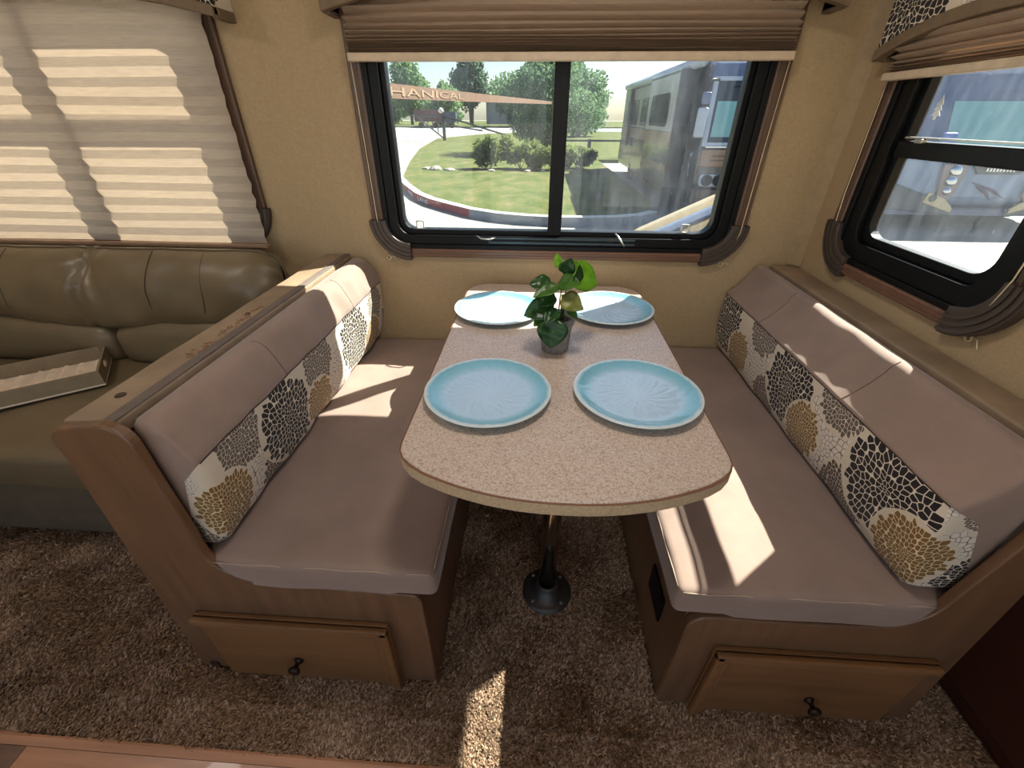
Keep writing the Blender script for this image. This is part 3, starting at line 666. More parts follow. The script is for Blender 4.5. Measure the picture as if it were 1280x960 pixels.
# ================================================================== TABLE
tb = tag(empty('dinette_table', (.0625, 1.07, 0)), 'speckled beige dinette table on a steel pedestal leg', 'table')
def table_outline(o=0.0):
    pts = []; x0, x1 = -.265 - o, .390 + o; xc = (x0 + x1) / 2
    pts += [(x1 - .09 + .09 * math.cos(math.radians(9 * k)), 1.548 + o + .09 * math.sin(math.radians(9 * k))) for k in range(11)]
    pts += [(x0 + .09 - .09 * math.sin(math.radians(9 * k)), 1.548 + o + .09 * math.cos(math.radians(9 * k))) for k in range(11)]
    y = lambda x: .512 - o + .095 * (abs(x - xc) / ((x1 - x0) / 2)) ** 2.2
    r = .05
    pts += [(x0, .70), (x0, .655), (x0 + .003, .632), (x0 + .013, .612), (x0 + .032, y(x0 + .032) + .004)]
    n = 26
    for k in range(n + 1):
        x = x0 + .06 + (x1 - x0 - .12) * k / n; pts.append((x, y(x)))
    pts += [(x1 - .032, y(x1 - .032) + .004), (x1 - .013, .612), (x1 - .003, .632), (x1, .655), (x1, .70)]
    return pts
MB().prism(table_outline(-.003), .712, .740, 2).build('table_top', SPECK, tb, bevel=.002)
MB().band(table_outline(.0005), table_outline(-.008), .7085, .7365, 2).build('edge_band', flat('beige_edge_band', (184, 160, 128), .4, var=.2, scale=220), tb, bevel=.003)
MB().band(table_outline(.0009), table_outline(-.006), .7360, .7375, 2).build('edge_line', flat('brown_edge_line', (120, 80, 54), .5), tb)
MB().lathe([(.001, .015), (.026, .015), (.026, .70), (.001, .70)], (.066, .812, 0), 28).build('pedestal_leg', STEEL, tb, True)
MB().lathe([(.001, .700), (.075, .700), (.075, .704), (.05, .7115), (.001, .7115)], (.066, .812, 0), 28).build('top_flange', DARKM, tb)
fg = MB().lathe([(.001, -.004), (.078, -.004), (.078, .010), (.066, .016), (.040, .022), (.035, .055), (.032, .060), (.0265, .061), (.0265, .03)], (.066, .812, 0), 32).build('floor_flange', DARKM, tb, True)
for k in range(4):
    a = math.radians(45 + 90 * k); MB().lathe([(.0005, .012), (.006, .012), (.005, .0185), (.0005, .019)], (.066 + .062 * math.cos(a), .812 + .062 * math.sin(a), 0), 10).build('screw', SILVER, fg)

# ------------------------------------------------------------------ plates
def plate_mesh():
    mb = MB(); R = .147; seg = 120; prof = []
    for k in range(1, 27):
        r = R * k / 26.0
        z = .0075 if r < .098 else .0075 + .0135 * min(1, (r - .098) / .040) ** 1.6
        prof.append((r, z))
    prof += [(R + .0015, .0205), (R + .0005, .0175), (.125, .010), (.10, .003), (.098, 0), (.001, 0)]
    prof = [(.001, .0075)] + prof
    def fn(r, th):
        if r < .02 or r > .141: return 0
        return 0
    mb.lathe(prof, seg=seg)
    vs = []
    for i, (x, y, z) in enumerate(mb.v):
        r = math.hypot(x, y); th = math.atan2(y, x); ring = i // seg
        if 0 < ring < 26:
            k = math.sin(r / .147 * 3.1) * .0006
            z += k * (math.sin(30 * th + 2.2 * math.sin(r * 130)) + .7 * math.sin(17 * th - r * 160)) * (1 if r > .03 else r / .03)
            if r > .125: z += .0007 * math.sin(38 * th) * (r - .125) / .02
        vs.append((x, y, z))
    mb.v = vs; return mb
pm = plate_mesh().build('dinner_plate', GLAZE, None, True)
def put(o, x, y, rz, label):
    o.location = (x, y, .7402); o.rotation_euler = (0, 0, rz); return tag(o, label, 'plate', 'blue plates on the table')
put(pm, -.106, .835, .3, 'round blue glazed plate in shade at the bowed table end, on the sofa side')
for (x, y, rz, lb) in ((.243, .853, 1.1, 'round blue glazed plate in shade at the bowed table end, on the end-wall side'),
                       (-.126, 1.348, 2.0, 'round blue glazed plate almost wholly in sunlight under the window'),
                       (.246, 1.372, 2.9, 'round blue glazed plate half in sun and half in shadow under the window')):
    c = pm.copy(); COL.objects.link(c); put(c, x, y, rz, lb)

# ------------------------------------------------------------------ potted plant
PX, PY, PZ = .057, 1.088, .7402
pp = tag(empty('potted_plant', (PX, PY, PZ)), 'small leafy green plant in a grey concrete pot between the plates', 'plant')
MB().lathe([(.001, 0), (.034, 0), (.038, .004), (.043, .06), (.046, .078), (.047, .080), (.0495, .082), (.050, .100), (.048, .102), (.0445, .101), (.043, .084), (.001, .082)], (PX, PY, PZ), 40).build('pot', flat('grey_concrete', (134, 128, 126), .75, var=.25, scale=60, bump=.2), pp, True, bevel=.0)
so_ = MB().lathe([(.001, .090), (.043, .088), (.043, .082), (.001, .082)], (PX, PY, PZ), 24).build('soil', flat('dark_gravel', (58, 46, 36), .9, var=.5, scale=200, bump=.6), pp)
gm = flat('pebble', (112, 98, 80), .8, var=.5, scale=120); pb = MB()
for k in range(60):
    a = random.uniform(0, 6.28); r = .040 * math.sqrt(random.random()); s = random.uniform(.0015, .0032)
    pb.lathe([(.0003, -s * .6), (s, 0), (.0003, s * .6)], (PX + r * math.cos(a), PY + r * math.sin(a), PZ + .0905), 6)
pb.build('gravel', gm, so_)['kind'] = 'stuff'
LG = [leafmat('leaf_dark_green', (38, 74, 30), .2, scale=40, rough=.3), leafmat('leaf_mid_green', (72, 112, 40), .35, scale=40, rough=.32), leafmat('leaf_bright_green', (126, 170, 44), .5, scale=40, rough=.35), leafmat('leaf_yellow_green', (128, 130, 56), .35, scale=40, rough=.35)]
def leaf(base, tip, width, normal, mat, curl=.2, fold=.25):
    base, tip = Vector(base), Vector(tip); ax = tip - base; L = ax.length; ax.normalize()
    nr = Vector(normal); nr = (nr - ax * nr.dot(ax)).normalized(); sd = ax.cross(nr); mb = MB(); n, m = 9, 6
    for i in range(n + 1):
        u = i / n; wv = width * (math.sin(math.pi * min(1, u * .98 + .02) ** .75) ** .8) * (1 if u < .97 else .3)
        for j in range(m + 1):
            v = 2 * j / m - 1
            p = base + ax * (L * (u - .06 * (1 - abs(v)) * (u < .2) + .05 * abs(v) * (u < .1))) + sd * (wv * .5 * v) + nr * (-curl * L * u * u * .6 + fold * wv * .5 * abs(v) + .04 * wv * math.sin(u * 14 + v * 2))
            mb.v.append(tuple(p))
    for i in range(n):
        for j in range(m): a = i * (m + 1) + j; mb.f.append((a, a + 1, a + m + 2, a + m + 1))
    o = mb.build('leaf', mat, pp, True); sd_ = o.modifiers.new('thick', 'SOLIDIFY'); sd_.thickness = .0007; return o
def W(px, pz, dy=0.0): return (PX + px, PY + dy, PZ + .10 + pz)
leaves = [  # base, tip (x, z, dy from rim centre), width, normal, material
    ((.012, .118, 0), (.028, .160, -.012), .040, (.2, -1, .5), 0), ((.000, .125, .02), (-.008, .163, .03), .022, (-.3, -1, .3), 2),
    ((.030, .110, .03), (.112, .080, .045), .080, (.15, -.75, .7), 2), ((.040, .092, -.015), (.052, .148, -.03), .032, (.8, -1, .1), 0),
    ((-.018, .090, -.01), (-.076, .098, -.02), .046, (.1, -.7, .8), 0), ((.000, .092, -.02), (-.066, .078, -.055), .036, (.0, -.5, .9), 1),
    ((.000, .096, -.01), (.048, .112, -.05), .044, (-.1, -.8, .7), 1), ((.010, .070, -.03), (.060, .045, -.062), .048, (-.1, -.9, .5), 3),
    ((.018, .052, -.02), (.068, .040, -.04), .034, (.1, -.6, .8), 0), ((-.012, .040, -.02), (-.088, .020, -.045), .058, (-.1, -.9, .6), 0),
    ((-.012, .068, -.01), (-.048, .046, -.04), .044, (-.2, -.9, .4), 0), ((.028, .026, -.01), (.056, .004, -.02), .022, (.2, -.8, .5), 1),
    ((-.016, .016, -.02), (-.062, -.004, -.055), .038, (-.1, -.7, .7), 1), ((-.010, .012, -.045), (-.014, -.062, -.075), .074, (.0, -1, .35), 0),
    ((-.004, .03, -.02), (-.030, .012, -.07), .04, (0, -.6, .8), 0), ((.02, .115, .01), (.062, .135, .03), .045, (.2, -.9, .5), 2)]
for (b, t, wd, nr, mi) in leaves: leaf(W(*b), W(*t), wd * 1.12, nr, LG[mi])
stm = flat('stem_green', (70, 84, 44), .5)
for (b, x0, y0) in [(leaves[0][0], .004, 0), (leaves[2][0], .014, .008), (leaves[4][0], -.008, -.004), (leaves[7][0], .010, -.010), (leaves[9][0], -.012, -.008), (leaves[8][0], .018, -.004), (leaves[13][0], -.006, -.016)]:
    e = W(*b); s0 = (PX + x0, PY + y0, PZ + .088); mid = ((s0[0] * .7 + e[0] * .3), (s0[1] * .7 + e[1] * .3), (s0[2] + e[2]) / 2)
    MB().tube([s0, mid, e], [.0022, .0018, .0014], 6).build('stem', stm, pp, True)

# ================================================================== SOFA
sf = tag(empty('sofa', (-1.75, 1.25, 0)), 'olive brown leather sofa below the closed blind', 'sofa')
SX0, SX1 = -2.78, -.905
MB().slab(SX0, SX1, .935, 1.58, .004, .30, .015, step=.08, wob=.001, seed=8).build('base', flat('olive_fabric_skirt', (100, 84, 64), .8, var=.15, scale=14, bump=.1), sf, True)
def seatf(p, u, v, t): p.z += -.012 * (1 - v) * t; return p
MB().slab(SX0, SX1, .862, 1.46, .295, .455, .035, crown=.010, step=.05, wob=.002, seed=9, fn=seatf).build('seat_cushion', LEATHER, sf, True)
MB().tube([(SX0 + .03 + (SX1 - SX0 - .06) * k / 40, .8645, .416 + .002 * math.sin(k)) for k in range(41)], .0014, 6).build('seat_seam', flat('leather_seam', (84, 72, 54), .7), sf, True)
JX = -1.655
def puff(name, x0, x1, y0, y1, z0, z1, r, seed, fn): return MB().slab(x0, x1, y0, y1, z0, z1, r, step=.018, wob=.0015, seed=seed, fn=fn).build(name, LEATHER, sf, True)
def lowf(x0, x1):
    def fn(p, u, v, t):
        k = 1 - abs(2 * u - 1) ** 2.5; p.z += .055 * t * (k - .35); p.y -= .02 * k * (1 - v); return p
    return fn
def rollf(pinL, pinR):
    def fn(p, u, v, t):
        k = 1 - abs(2 * u - 1) ** 3
        p.z += (1 - t) * .050 * (k - .4)
        for (on, ue) in ((pinL, 0.0), (pinR, 1.0)):
            if on:
                d = abs(u - ue); g = math.exp(-(d / .07) ** 2)
                p.z -= g * .030 * t; p.y += g * .05 * (1 - v) * math.exp(-((t - .72) / .25) ** 2)
                p.y += .013 * math.exp(-(d / .15) ** 2) * math.sin(t * 19 + 9 * d) * (1 - v)
        p.y += .06 * t * t * (1 - v)     # leans back towards the top
        return p
    return fn
for (a, b) in ((SX0, JX - .003), (JX + .003, SX1)): puff('lower_back_cushion', a, b, 1.40, 1.56, .448, .612, .045, 12, lowf(a, b))
def roll():
    mb = MB(); nx, nt = 220, 48; xa, xb_ = SX0, -.93; P0 = (-1.63, .845)
    for i in range(nx + 1):
        x = xa + (xb_ - xa) * i / nx; e = min((x - xa), (xb_ - x)) / .10
        rs = 1.0 if e >= 1 else max(.02, 1 - (1 - e) ** 2) ** .5
        sag = .030 * math.cos((x - JX - .03) * math.pi * 2 / 1.5) ; zb = .612 - max(-.02, sag * .9); zt = .892
        cz_, rz, cy_, ry = (zb + zt) / 2, (zt - zb) / 2, 1.480, .106
        for k in range(nt):
            th = 2 * math.pi * k / nt; c, s_ = math.cos(th), math.sin(th)
            sy = math.copysign(abs(c) ** .8, c); sz = math.copysign(abs(s_) ** .85, s_)
            y, z = cy_ + ry * rs * sy, cz_ + rz * (.35 + .65 * rs) * sz
            if c < .2:
                d = math.hypot(x - P0[0], z - P0[1]); an = math.atan2(z - P0[1], x - P0[0])
                lf = 1.0 if x < P0[0] + .02 else .45
                y += .032 * math.exp(-(d / .045) ** 2) + lf * .010 * math.exp(-((d - .05) / .07) ** 2) * math.cos(7 * an + .6)
                tt = min(1, max(0, (P0[1] - z) / .24)); lx = P0[0] - .012 + .10 * -tt * .6
                if z < P0[1]: y += .016 * math.exp(-((x - lx) / .012) ** 2)
                y += .0035 * math.sin(x * 19 + z * 24) * rs + .002 * math.sin(x * 43 - z * 30)
            if e < 1.0: y += .007 * (1 - e) * math.cos(7 * th) ; z += .006 * (1 - e) * math.sin(9 * th)
            y += .035 * max(0, (z - cz_) / rz) ** 2 * (c < 0)
            mb.v.append((x, y, z))
    for i in range(nx):
        for k in range(nt): a_ = i * nt + k; b_ = i * nt + (k + 1) % nt; mb.f.append((a_, b_, b_ + nt, a_ + nt))
    mb.f.append(tuple(range(nt))); mb.f.append(tuple(nx * nt + k for k in range(nt)))
    return mb.build('upper_back_roll', LEATHER, sf, True)
roll()
sm = flat('leather_crease', (66, 56, 42), .6)
def crease(pts, r=.0016): MB().tube(pts, r, 5).build('crease_seam', sm, sf, True)
for x0 in (-1.22, -1.42, -1.98):
    pts = []
    for k in range(2, 13):
        th = math.pi * (1.22 - .62 * k / 12); z = .752 + .140 * math.copysign(abs(math.sin(th)) ** .85, math.sin(th)); y = 1.480 - .1065 * abs(math.cos(th)) ** .8 + .035 * max(0, (z - .752) / .14) ** 2
        x = x0 + .04 * math.sin(k / 12 * 2.4); y += .0035 * math.sin(x * 19 + z * 24) + .002 * math.sin(x * 43 - z * 30); pts.append((x, y, z))
    crease(pts, .0016)

# ------------------------------------------------------------------ long shallow box lying on the sofa
bx = tag(empty('shallow_box', (-1.63, 1.316, .47)), 'long shallow open cardboard box with a hand hole, lying on the sofa seat', 'box')
bx.rotation_euler = (0, 0, math.atan2(.17, .22))
CARD = flat('grey_tan_board', (132, 114, 88), .8, var=.1); CARDI = flat('pale_board_inside', (214, 192, 168), .8, var=.12, scale=12)
def loc_build(mb, name, mat, par=None, **k):
    o = mb.build(name, mat, None, **k); o.parent = par or bx; return o
BL, BW, BH, th = .95, .25, .058, .007
loc_build(MB().box(-BL, 0, -BW / 2, BW / 2, .0, .006), 'bottom', CARDI)
loc_build(MB().box(-BL, 0, -BW / 2, -BW / 2 + th, .006, BH), 'side_wall', CARD, bevel=.001)
loc_build(MB().box(-BL, 0, BW / 2 - th, BW / 2, .006, BH), 'side_wall', CARD, bevel=.001)
hole = [(.030 * math.cos(k * math.pi / 8), .033 + .012 * math.sin(k * math.pi / 8)) for k in range(16)]
outer = []
for k in range(16):
    c, s_ = math.cos(k * math.pi / 8), math.sin(k * math.pi / 8); q = max(abs(c), abs(s_)); a = c / q * (BW / 2 - th); zz = s_ / q
    outer.append((a, .032 + (zz * (BH - .032) if zz > 0 else zz * .026)))
loc_build(MB().band(outer, hole, -th, 0, 0), 'end_wall', CARD)
loc_build(MB().box(-BL, -BL + th, -BW / 2 + th, BW / 2 - th, .006, BH), 'end_wall', CARD)
pm_ = flat('folded_paper', (226, 206, 184), .8)
for k in range(14):
    x = -.05 - k * .045 + random.uniform(-.01, .01)
    loc_build(MB().prism([(x, .006), (x + .022, .006), (x + .010, .010 + random.uniform(0, .003))], -BW / 2 + th, BW / 2 - th - .004, 1), 'paper_fold', pm_)

# ================================================================== DARK CABINET BESIDE THE BENCH
cbn = tag(empty('cabinet', (1.4, -.1, 0)), 'dark mahogany cabinet beside the end-wall bench', 'cabinet')
MB().box(1.135, 1.70, -1.0, .735, 0.0, 1.96).build('body', MAHOG, cbn)
MB().box(1.122, 1.135, -.985, .725, .05, .95).build('door', MAHOG, cbn, bevel=.004)
MB().box(1.122, 1.135, -.985, .725, .97, 1.93).build('door', MAHOG, cbn, bevel=.004)
# ================================================================== FILL LAMPS ON THE CEILING, ADDED OUT OF VIEW TO BRIGHTEN THE ROOM
fill_mat = N('fill_diffuser'); em = fill_mat.n('ShaderNodeEmission'); em.inputs[0].default_value = (1.0, .88, .72, 1); em.inputs[1].default_value = 3.0; fill_mat.t.links.new(em.outputs[0], fill_mat.out.inputs[0])
for (x, y, pw_, lb) in ((.06, .80, 6.0, 'added unseen fill lamp above the dinette table'), (-1.75, .75, 5, 'added unseen fill lamp above the sofa'), (.2, -.75, 3.5, 'added unseen fill lamp above the laminate aisle')):
    cl_ = tag(empty('added_fill_lamp', (x, y, CZ)), lb, 'lamp', 'added fill lamps')
    MB().lathe([(.001, CZ), (.15, CZ), (.155, CZ - .012), (.14, CZ - .02), (.001, CZ - .02)], (x, y, 0), 32).build('housing', CEILM, cl_, True)
    MB().lathe([(.001, CZ - .0205), (.13, CZ - .0205), (.11, CZ - .026), (.001, CZ - .028)], (x, y, 0), 32).build('diffuser', fill_mat.m, cl_, True)
    la = bpy.data.lights.new('fill_light', 'AREA'); la.shape = 'DISK'; la.size = .24; la.energy = pw_; la.color = (1.0, .93, .86)
    lo_ = bpy.data.objects.new('fill_light', la); COL.objects.link(lo_); lo_.parent = cl_; lo_.location = (0, 0, -.032)

# ================================================================== OUTSIDE
GZ = -.9
CONC = flat('pale_concrete', (136, 132, 122), .9, var=.08, scale=1.5); ASPH = flat('street_asphalt', (140, 142, 146), .9, var=.05, scale=1)
def lawnmat():
    m = N('mown_grass'); co = m.coord(); a = m.noise(m.mapping(co, (1, .5, 1)), 1.6, 5, .65); b = m.noise(co, 9, 3, .7)
    f = m.math('ADD', m.math('MULTIPLY', a, .6), m.math('MULTIPLY', b, .4))
    col = m.ramp(f, [(.36, s2l((60, 70, 32))), (.5, s2l((78, 86, 42))), (.64, s2l((108, 96, 64)))])
    m.pbr(col, .95, 0, m.bump(b, .6, .03), spec=.1); return m.m
LAWN = lawnmat()
gr = MB().prism([(-260, -260), (260, -260), (260, 400), (-260, 400)], GZ - .3, GZ, 2).build('ground_pavement', CONC); struct(gr)
kerb_pts = [(-12.0, 55), (-9.4, 36), (-7.2, 25), (-5.65, 18.2), (-4.75, 16.0), (-3.87, 14.1), (-3.2, 13.05), (-2.5, 12.25), (-1.8, 11.5), (-1.06, 11.0), (-.4, 10.75), (.31, 10.62), (1.1, 10.62), (1.84, 10.75), (2.5, 11.05), (2.95, 11.5)]
right_edge = [(3.15, 13), (3.2, 20), (3.2, 27.5), (30, 30), (40, 80), (1.7, 86), (-8, 72)]
def inset(pts, d):
    out = []
    for i, (x, y) in enumerate(pts):
        a = pts[max(i - 1, 0)]; b = pts[min(i + 1, len(pts) - 1)]; tx, ty = b[0] - a[0], b[1] - a[1]; l = math.hypot(tx, ty); out.append((x - ty / l * d, y + tx / l * d))
    return out
kin = inset(kerb_pts, .22)
struct(MB().prism(inset(kerb_pts, .2) + right_edge, GZ, GZ + .17, 2).build('ground_lawn', LAWN))
struct(MB().prism([(-260, 92), (260, 92), (260, 118), (-260, 118)], GZ, GZ + .04, 2).build('ground_street', ASPH))
struct(MB().prism([(-260, 118), (260, 118), (260, 300), (-260, 300)], GZ, GZ + .3, 2).build('ground_verge', LAWN))
kb = struct(empty('kerb', (-1, 11, GZ)))
RED = flat('faded_red_kerb_paint', (148, 62, 62), .8, var=.15, scale=3); KERB = flat('grey_kerb', (128, 132, 140), .85, var=.1, scale=3); KTOP = flat('pale_kerb_top', (196, 194, 186), .85, var=.05)  # the cap colour is paler than the kerb stones
for i in range(len(kerb_pts) - 1):
    q = [kerb_pts[i], kerb_pts[i + 1], kin[i + 1], kin[i]]
    red = i <= 7
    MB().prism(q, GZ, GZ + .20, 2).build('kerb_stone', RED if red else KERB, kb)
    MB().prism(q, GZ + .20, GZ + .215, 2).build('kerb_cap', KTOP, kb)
def text(s, size, mat, parent, M, name='lettering', depth=.004):
    c = bpy.data.curves.new(name, 'FONT'); c.body = s; c.size = size; c.extrude = depth; c.align_x = 'LEFT'; c.resolution_u = 2
    t = bpy.data.objects.new(name, c); COL.objects.link(t); dg = bpy.context.evaluated_depsgraph_get(); dg.update()
    me = bpy.data.meshes.new_from_object(t.evaluated_get(dg)); bpy.data.objects.remove(t); me.transform(M); me.materials.append(mat)
    o = bpy.data.objects.new(name, me); COL.objects.link(o)
    if parent: o.parent = parent; o.matrix_parent_inverse = Matrix.Translation(-Vector(parent.location))
    return o
def frame_at(p, q, z, out=.006):
    """matrix for lettering on a vertical face running p -> q (seen from the right-hand side)"""
    t = Vector((q[0] - p[0], q[1] - p[1], 0)).normalized(); n = Vector((t.y, -t.x, 0)); o = Vector((p[0], p[1], z)) + n * out
    return Matrix(((t.x, 0, n.x, o.x), (t.y, 0, n.y, o.y), (0, 1, 0, o.z), (0, 0, 0, 1)))
WP = flat('white_kerb_lettering', (196, 190, 198), .8)
text('FIRE', .17, WP, kb, frame_at((-4.4, 15.25), kerb_pts[5], GZ + .03, .012) @ Matrix.Diagonal((2.8, 1, 1, 1)))
text('LANE', .17, WP, kb, frame_at((-3.75, 13.91), kerb_pts[6], GZ + .03, .012) @ Matrix.Diagonal((2.3, 1, 1, 1)))

# ------------------------------------------------------------------ trees and shrubs
BARK = flat('bark', (84, 70, 56), .9, var=.3, scale=10)
def foliage(name, blobs, count, size, mat, parent, seed, elong=1.0):
    g = np.random.default_rng(seed); tot = sum(b[3] * b[4] for b in blobs); Vs = []
    for (x, y, z, rx, rz) in blobs:
        n = int(count * rx * rz / tot); d = g.normal(size=(n, 3)); d /= np.linalg.norm(d, axis=1)[:, None]
        rad = g.uniform(.55, 1.05, n)[:, None]; p = np.array([x, y, z]) + d * rad * np.array([rx, rx, rz])
        a = g.normal(size=(n, 3)); a /= np.linalg.norm(a, axis=1)[:, None]; b = np.cross(a, g.normal(size=(n, 3))); b /= np.linalg.norm(b, axis=1)[:, None]
        s = size * g.uniform(.5, 1.3, n)[:, None]
        Vs.append(np.stack([p - a * s * elong, p + b * s * .5, p + a * s * elong, p - b * s * .5], 1).reshape(-1, 3))
    V = np.concatenate(Vs); n = len(V) // 4
    me = bpy.data.meshes.new(name); me.vertices.add(len(V)); me.vertices.foreach_set('co', V.astype(np.float32).ravel())
    me.loops.add(n * 4); me.loops.foreach_set('vertex_index', np.arange(n * 4, dtype=np.int32)); me.polygons.add(n); me.polygons.foreach_set('loop_start', np.arange(0, n * 4, 4, dtype=np.int32)); me.update(calc_edges=True)
    me.materials.append(mat); o = bpy.data.objects.new(name, me); COL.objects.link(o); o['kind'] = 'stuff'
    o.parent = parent; o.matrix_parent_inverse = Matrix.Translation(-Vector(parent.location)); return o
OAK = leafmat('oak_leaves', (98, 122, 86), .3, scale=1.2, rough=.7, spec=.1); ELM = leafmat('elm_leaves', (104, 128, 86), .3, scale=.6, rough=.7, spec=.1); DIM = leafmat('dusky_leaves', (92, 110, 90), .3, scale=.6, rough=.7, spec=.1); SHR = leafmat('shrub_leaves', (110, 122, 68), .3, scale=2, rough=.7, spec=.1)
def tree(label, x, y, h, r, mat, seed, count, size, trunk=.25, low=.25, group='trees outside the window', stems=1):
    root = tag(empty('tree', (x, y, GZ)), label, 'tree', group); g = random.Random(seed)
    bl_ = []
    for k in range(16):
        t = low + (1 - low) * k / 15 * .86; rr = r * (math.sin(math.pi * (.18 + .74 * (k / 15))) ** .8); a = g.uniform(0, 6.28)
        bl_.append((x + rr * .55 * math.cos(a) * g.uniform(.3, 1.1), y + rr * .55 * math.sin(a), GZ + h * t + h * .07, rr * .62, h * .16))
    foliage('foliage', bl_, count, size, mat, root, seed)
    for s in range(stems):
        dx = (s - (stems - 1) / 2) * .5
        MB().tube([(x + dx * .3, y, GZ - .02), (x + dx, y + .1, GZ + h * .3), (x + dx * 2.0 + g.uniform(-.2, .2), y, GZ + h * .62), (x + dx * 2.6, y, GZ + h * .85)], [trunk, trunk * .8, trunk * .5, trunk * .15], 8).build('trunk', BARK, root, True)
    return root
tree('broad leafy oak standing on the lawn right behind the shrubs', .35, 33.5, 5.75, 3.9, OAK, 3, 26000, .115, .16, .16, stems=3)
tree('tall rounded tree across the street beyond the gate', -37.5, 142, 15.8, 7.0, ELM, 4, 6000, .55, .5, .2)
tree('spiky upright tree with bare trunk across the street', -19.1, 134, 16.0, 5.4, DIM, 5, 7000, .5, .35, .3, stems=3)
tree('low yellowish tree across the street beside the spiky one', -23.5, 121, 8.6, 5.0, ELM, 6, 4500, .5, .35, .1)
tree('small pale tree across the street near the parked trailer', -47.5, 159, 10.0, 5.5, ELM, 7, 3500, .5, .35, .1)
tree('dense tree seen between the oak and the dark motorhome', 4.5, 62, 7.4, 4.3, OAK, 8, 7000, .28, .3, .1)
tree('far hazy tree behind the oak crown', -5.5, 128, 10.5, 7.0, DIM, 9, 4000, .6, .4, .1)
def shrub(label, x, y, rx, h, seed):
    root = tag(empty('shrub', (x, y, GZ + .17)), label, 'shrub', 'shrubs on the lawn'); g = random.Random(seed); b = []
    for k in range(9): b.append((x + g.uniform(-.7, .7) * rx, y + g.uniform(-.4, .4), GZ + .17 + h * g.uniform(.3, .72), rx * .38, h * .32))
    foliage('foliage', b, 2600, .085, SHR, root, seed, 1.5)
    st = MB()
    for k in range(5): a = g.uniform(0, 6.28); st.tube([(x, y, GZ + .15), (x + .4 * rx * math.cos(a), y + .2 * math.sin(a), GZ + .17 + h * .6)], .015, 5)
    st.build('stem', BARK, root)
shrub('rounded green shrub at the gate end of the planting row', -2.35, 22.2, .95, 1.35, 21)
shrub('leafy shrub in the middle of the planting row', -.95, 22.0, 1.05, 1.15, 22)
shrub('low shrub at the motorhome end of the planting row', .65, 21.9, 1.05, 1.0, 23)
shrub('small shrub growing under the oak', 1.7, 22.6, .8, .9, 24)
ROCK = flat('pale_limestone', (176, 166, 150), .9, var=.2, scale=6, bump=.4)
def rock(label, x, y, s, f, seed):
    g = random.Random(seed); mb = MB(); mb.lathe([(.02 * s, -.3 * s), (.7 * s, -.28 * s), (1.0 * s, 0), (.8 * s, .35 * s), (.4 * s, .52 * s), (.02 * s, .55 * s)], (0, 0, 0), 9)
    mb.v = [(a * f * g.uniform(.85, 1.15), b * g.uniform(.85, 1.15), c * g.uniform(.85, 1.15)) for a, b, c in mb.v]
    o = mb.build('rock', ROCK); o.location = (x, y, GZ + .17 + .15 * s); return tag(o, label, 'rock', 'border rocks along the shrubs')
for i, (x, y, s, f, lb) in enumerate([(-5.2, 21.4, .16, 1.3, 'small pale rock farthest from the shrubs, at the lawn tip'), (-4.75, 21.2, .24, 1.2, 'grey boulder lying on the lawn tip before the shrubs'), (-4.1, 21.0, .15, 1.9, 'flat pale rock beside the grey boulder'), (-2.9, 24.0, .26, 1.3, 'tan boulder behind the first shrub'),
                                      (-2.2, 20.9, .12, 1.6, 'low border rock before the gate-end shrub'), (-.6, 20.8, .12, 1.4, 'low border rock before the middle shrub'), (.75, 20.8, .14, 1.6, 'pale border rock before the motorhome-end shrub'), (.1, 20.9, .1, 1.3, 'smallest border rock between middle and motorhome-end shrubs')]): rock(lb, x, y, s, f, 40 + i)

# ------------------------------------------------------------------ pipe gate, fence, far things
PIPE = flat('dark_painted_pipe', (58, 56, 56), .5, .3)
ga = tag(empty('pipe_gate', (-9.9, 49.5, GZ)), 'dark steel pipe gate with a long sloping brace at the lawn edge', 'gate')
MB().tube([(-9.9, 49.5, GZ), (-9.9, 49.5, GZ + 2.35)], .16, 8).build('post', PIPE, ga)
MB().tube([(-9.9, 49.5, GZ + 2.3), (-3.2, 49.8, GZ + .55)], .09, 6).build('brace', PIPE, ga)
MB().tube([(-9.9, 49.5, GZ + 1.55), (-6.0, 49.7, GZ + 1.05)], .07, 6).build('brace', PIPE, ga)
MB().tube([(-9.9, 49.5, GZ + 2.25), (-14.4, 55.0, GZ + 2.35)], .09, 6).build('rail', PIPE, ga)
MB().tube([(-9.9, 49.5, GZ + .3), (-13.9, 54.4, GZ + 2.3)], .07, 6).build('rail', PIPE, ga)
for k in (.18, .34, .5, .64): MB().tube([(-9.9 - 4.5 * k, 49.5 + 5.5 * k, GZ + .3 + 1.95 * k), (-9.9 - 4.5 * k, 49.5 + 5.5 * k, GZ + 2.28)], .05, 6).build('bar', PIPE, ga)
MB().lathe([(.02, -.25), (.2, -.15), (.25, 0), (.2, .15), (.02, .25)], (-10.1, 49.5, GZ + 2.75), 12).build('lamp_globe', flat('white_globe', (220, 220, 216), .4), ga, True)
fe = tag(empty('lawn_fence', (2.7, 28.5, GZ)), 'low dark rail fence on the lawn behind the motorhome shade', 'fence')
for x in (1.2, 2.75, 4.6, 6.4): MB().box(x - .09, x + .09, 28.4, 28.6, GZ, GZ + 1.15).build('post', PIPE, fe)
MB().box(.2, 7.5, 28.46, 28.54, GZ + 1.02, GZ + 1.12).build('rail', PIPE, fe)
trl = tag(empty('parked_trailer', (-25, 113, GZ)), 'dark red flatbed trailer parked across the street under the trees', 'trailer', None)
MB().box(-29.0, -22.4, 112.2, 113.8, GZ + 1.3, GZ + 3.6).build('box', flat('rusty_red_box', (96, 60, 58), .8), trl)
MB().box(-22.3, -19.6, 112.3, 113.7, GZ + 1.2, GZ + 3.2).build('cab', flat('dark_blue_cab', (56, 62, 78), .5), trl)
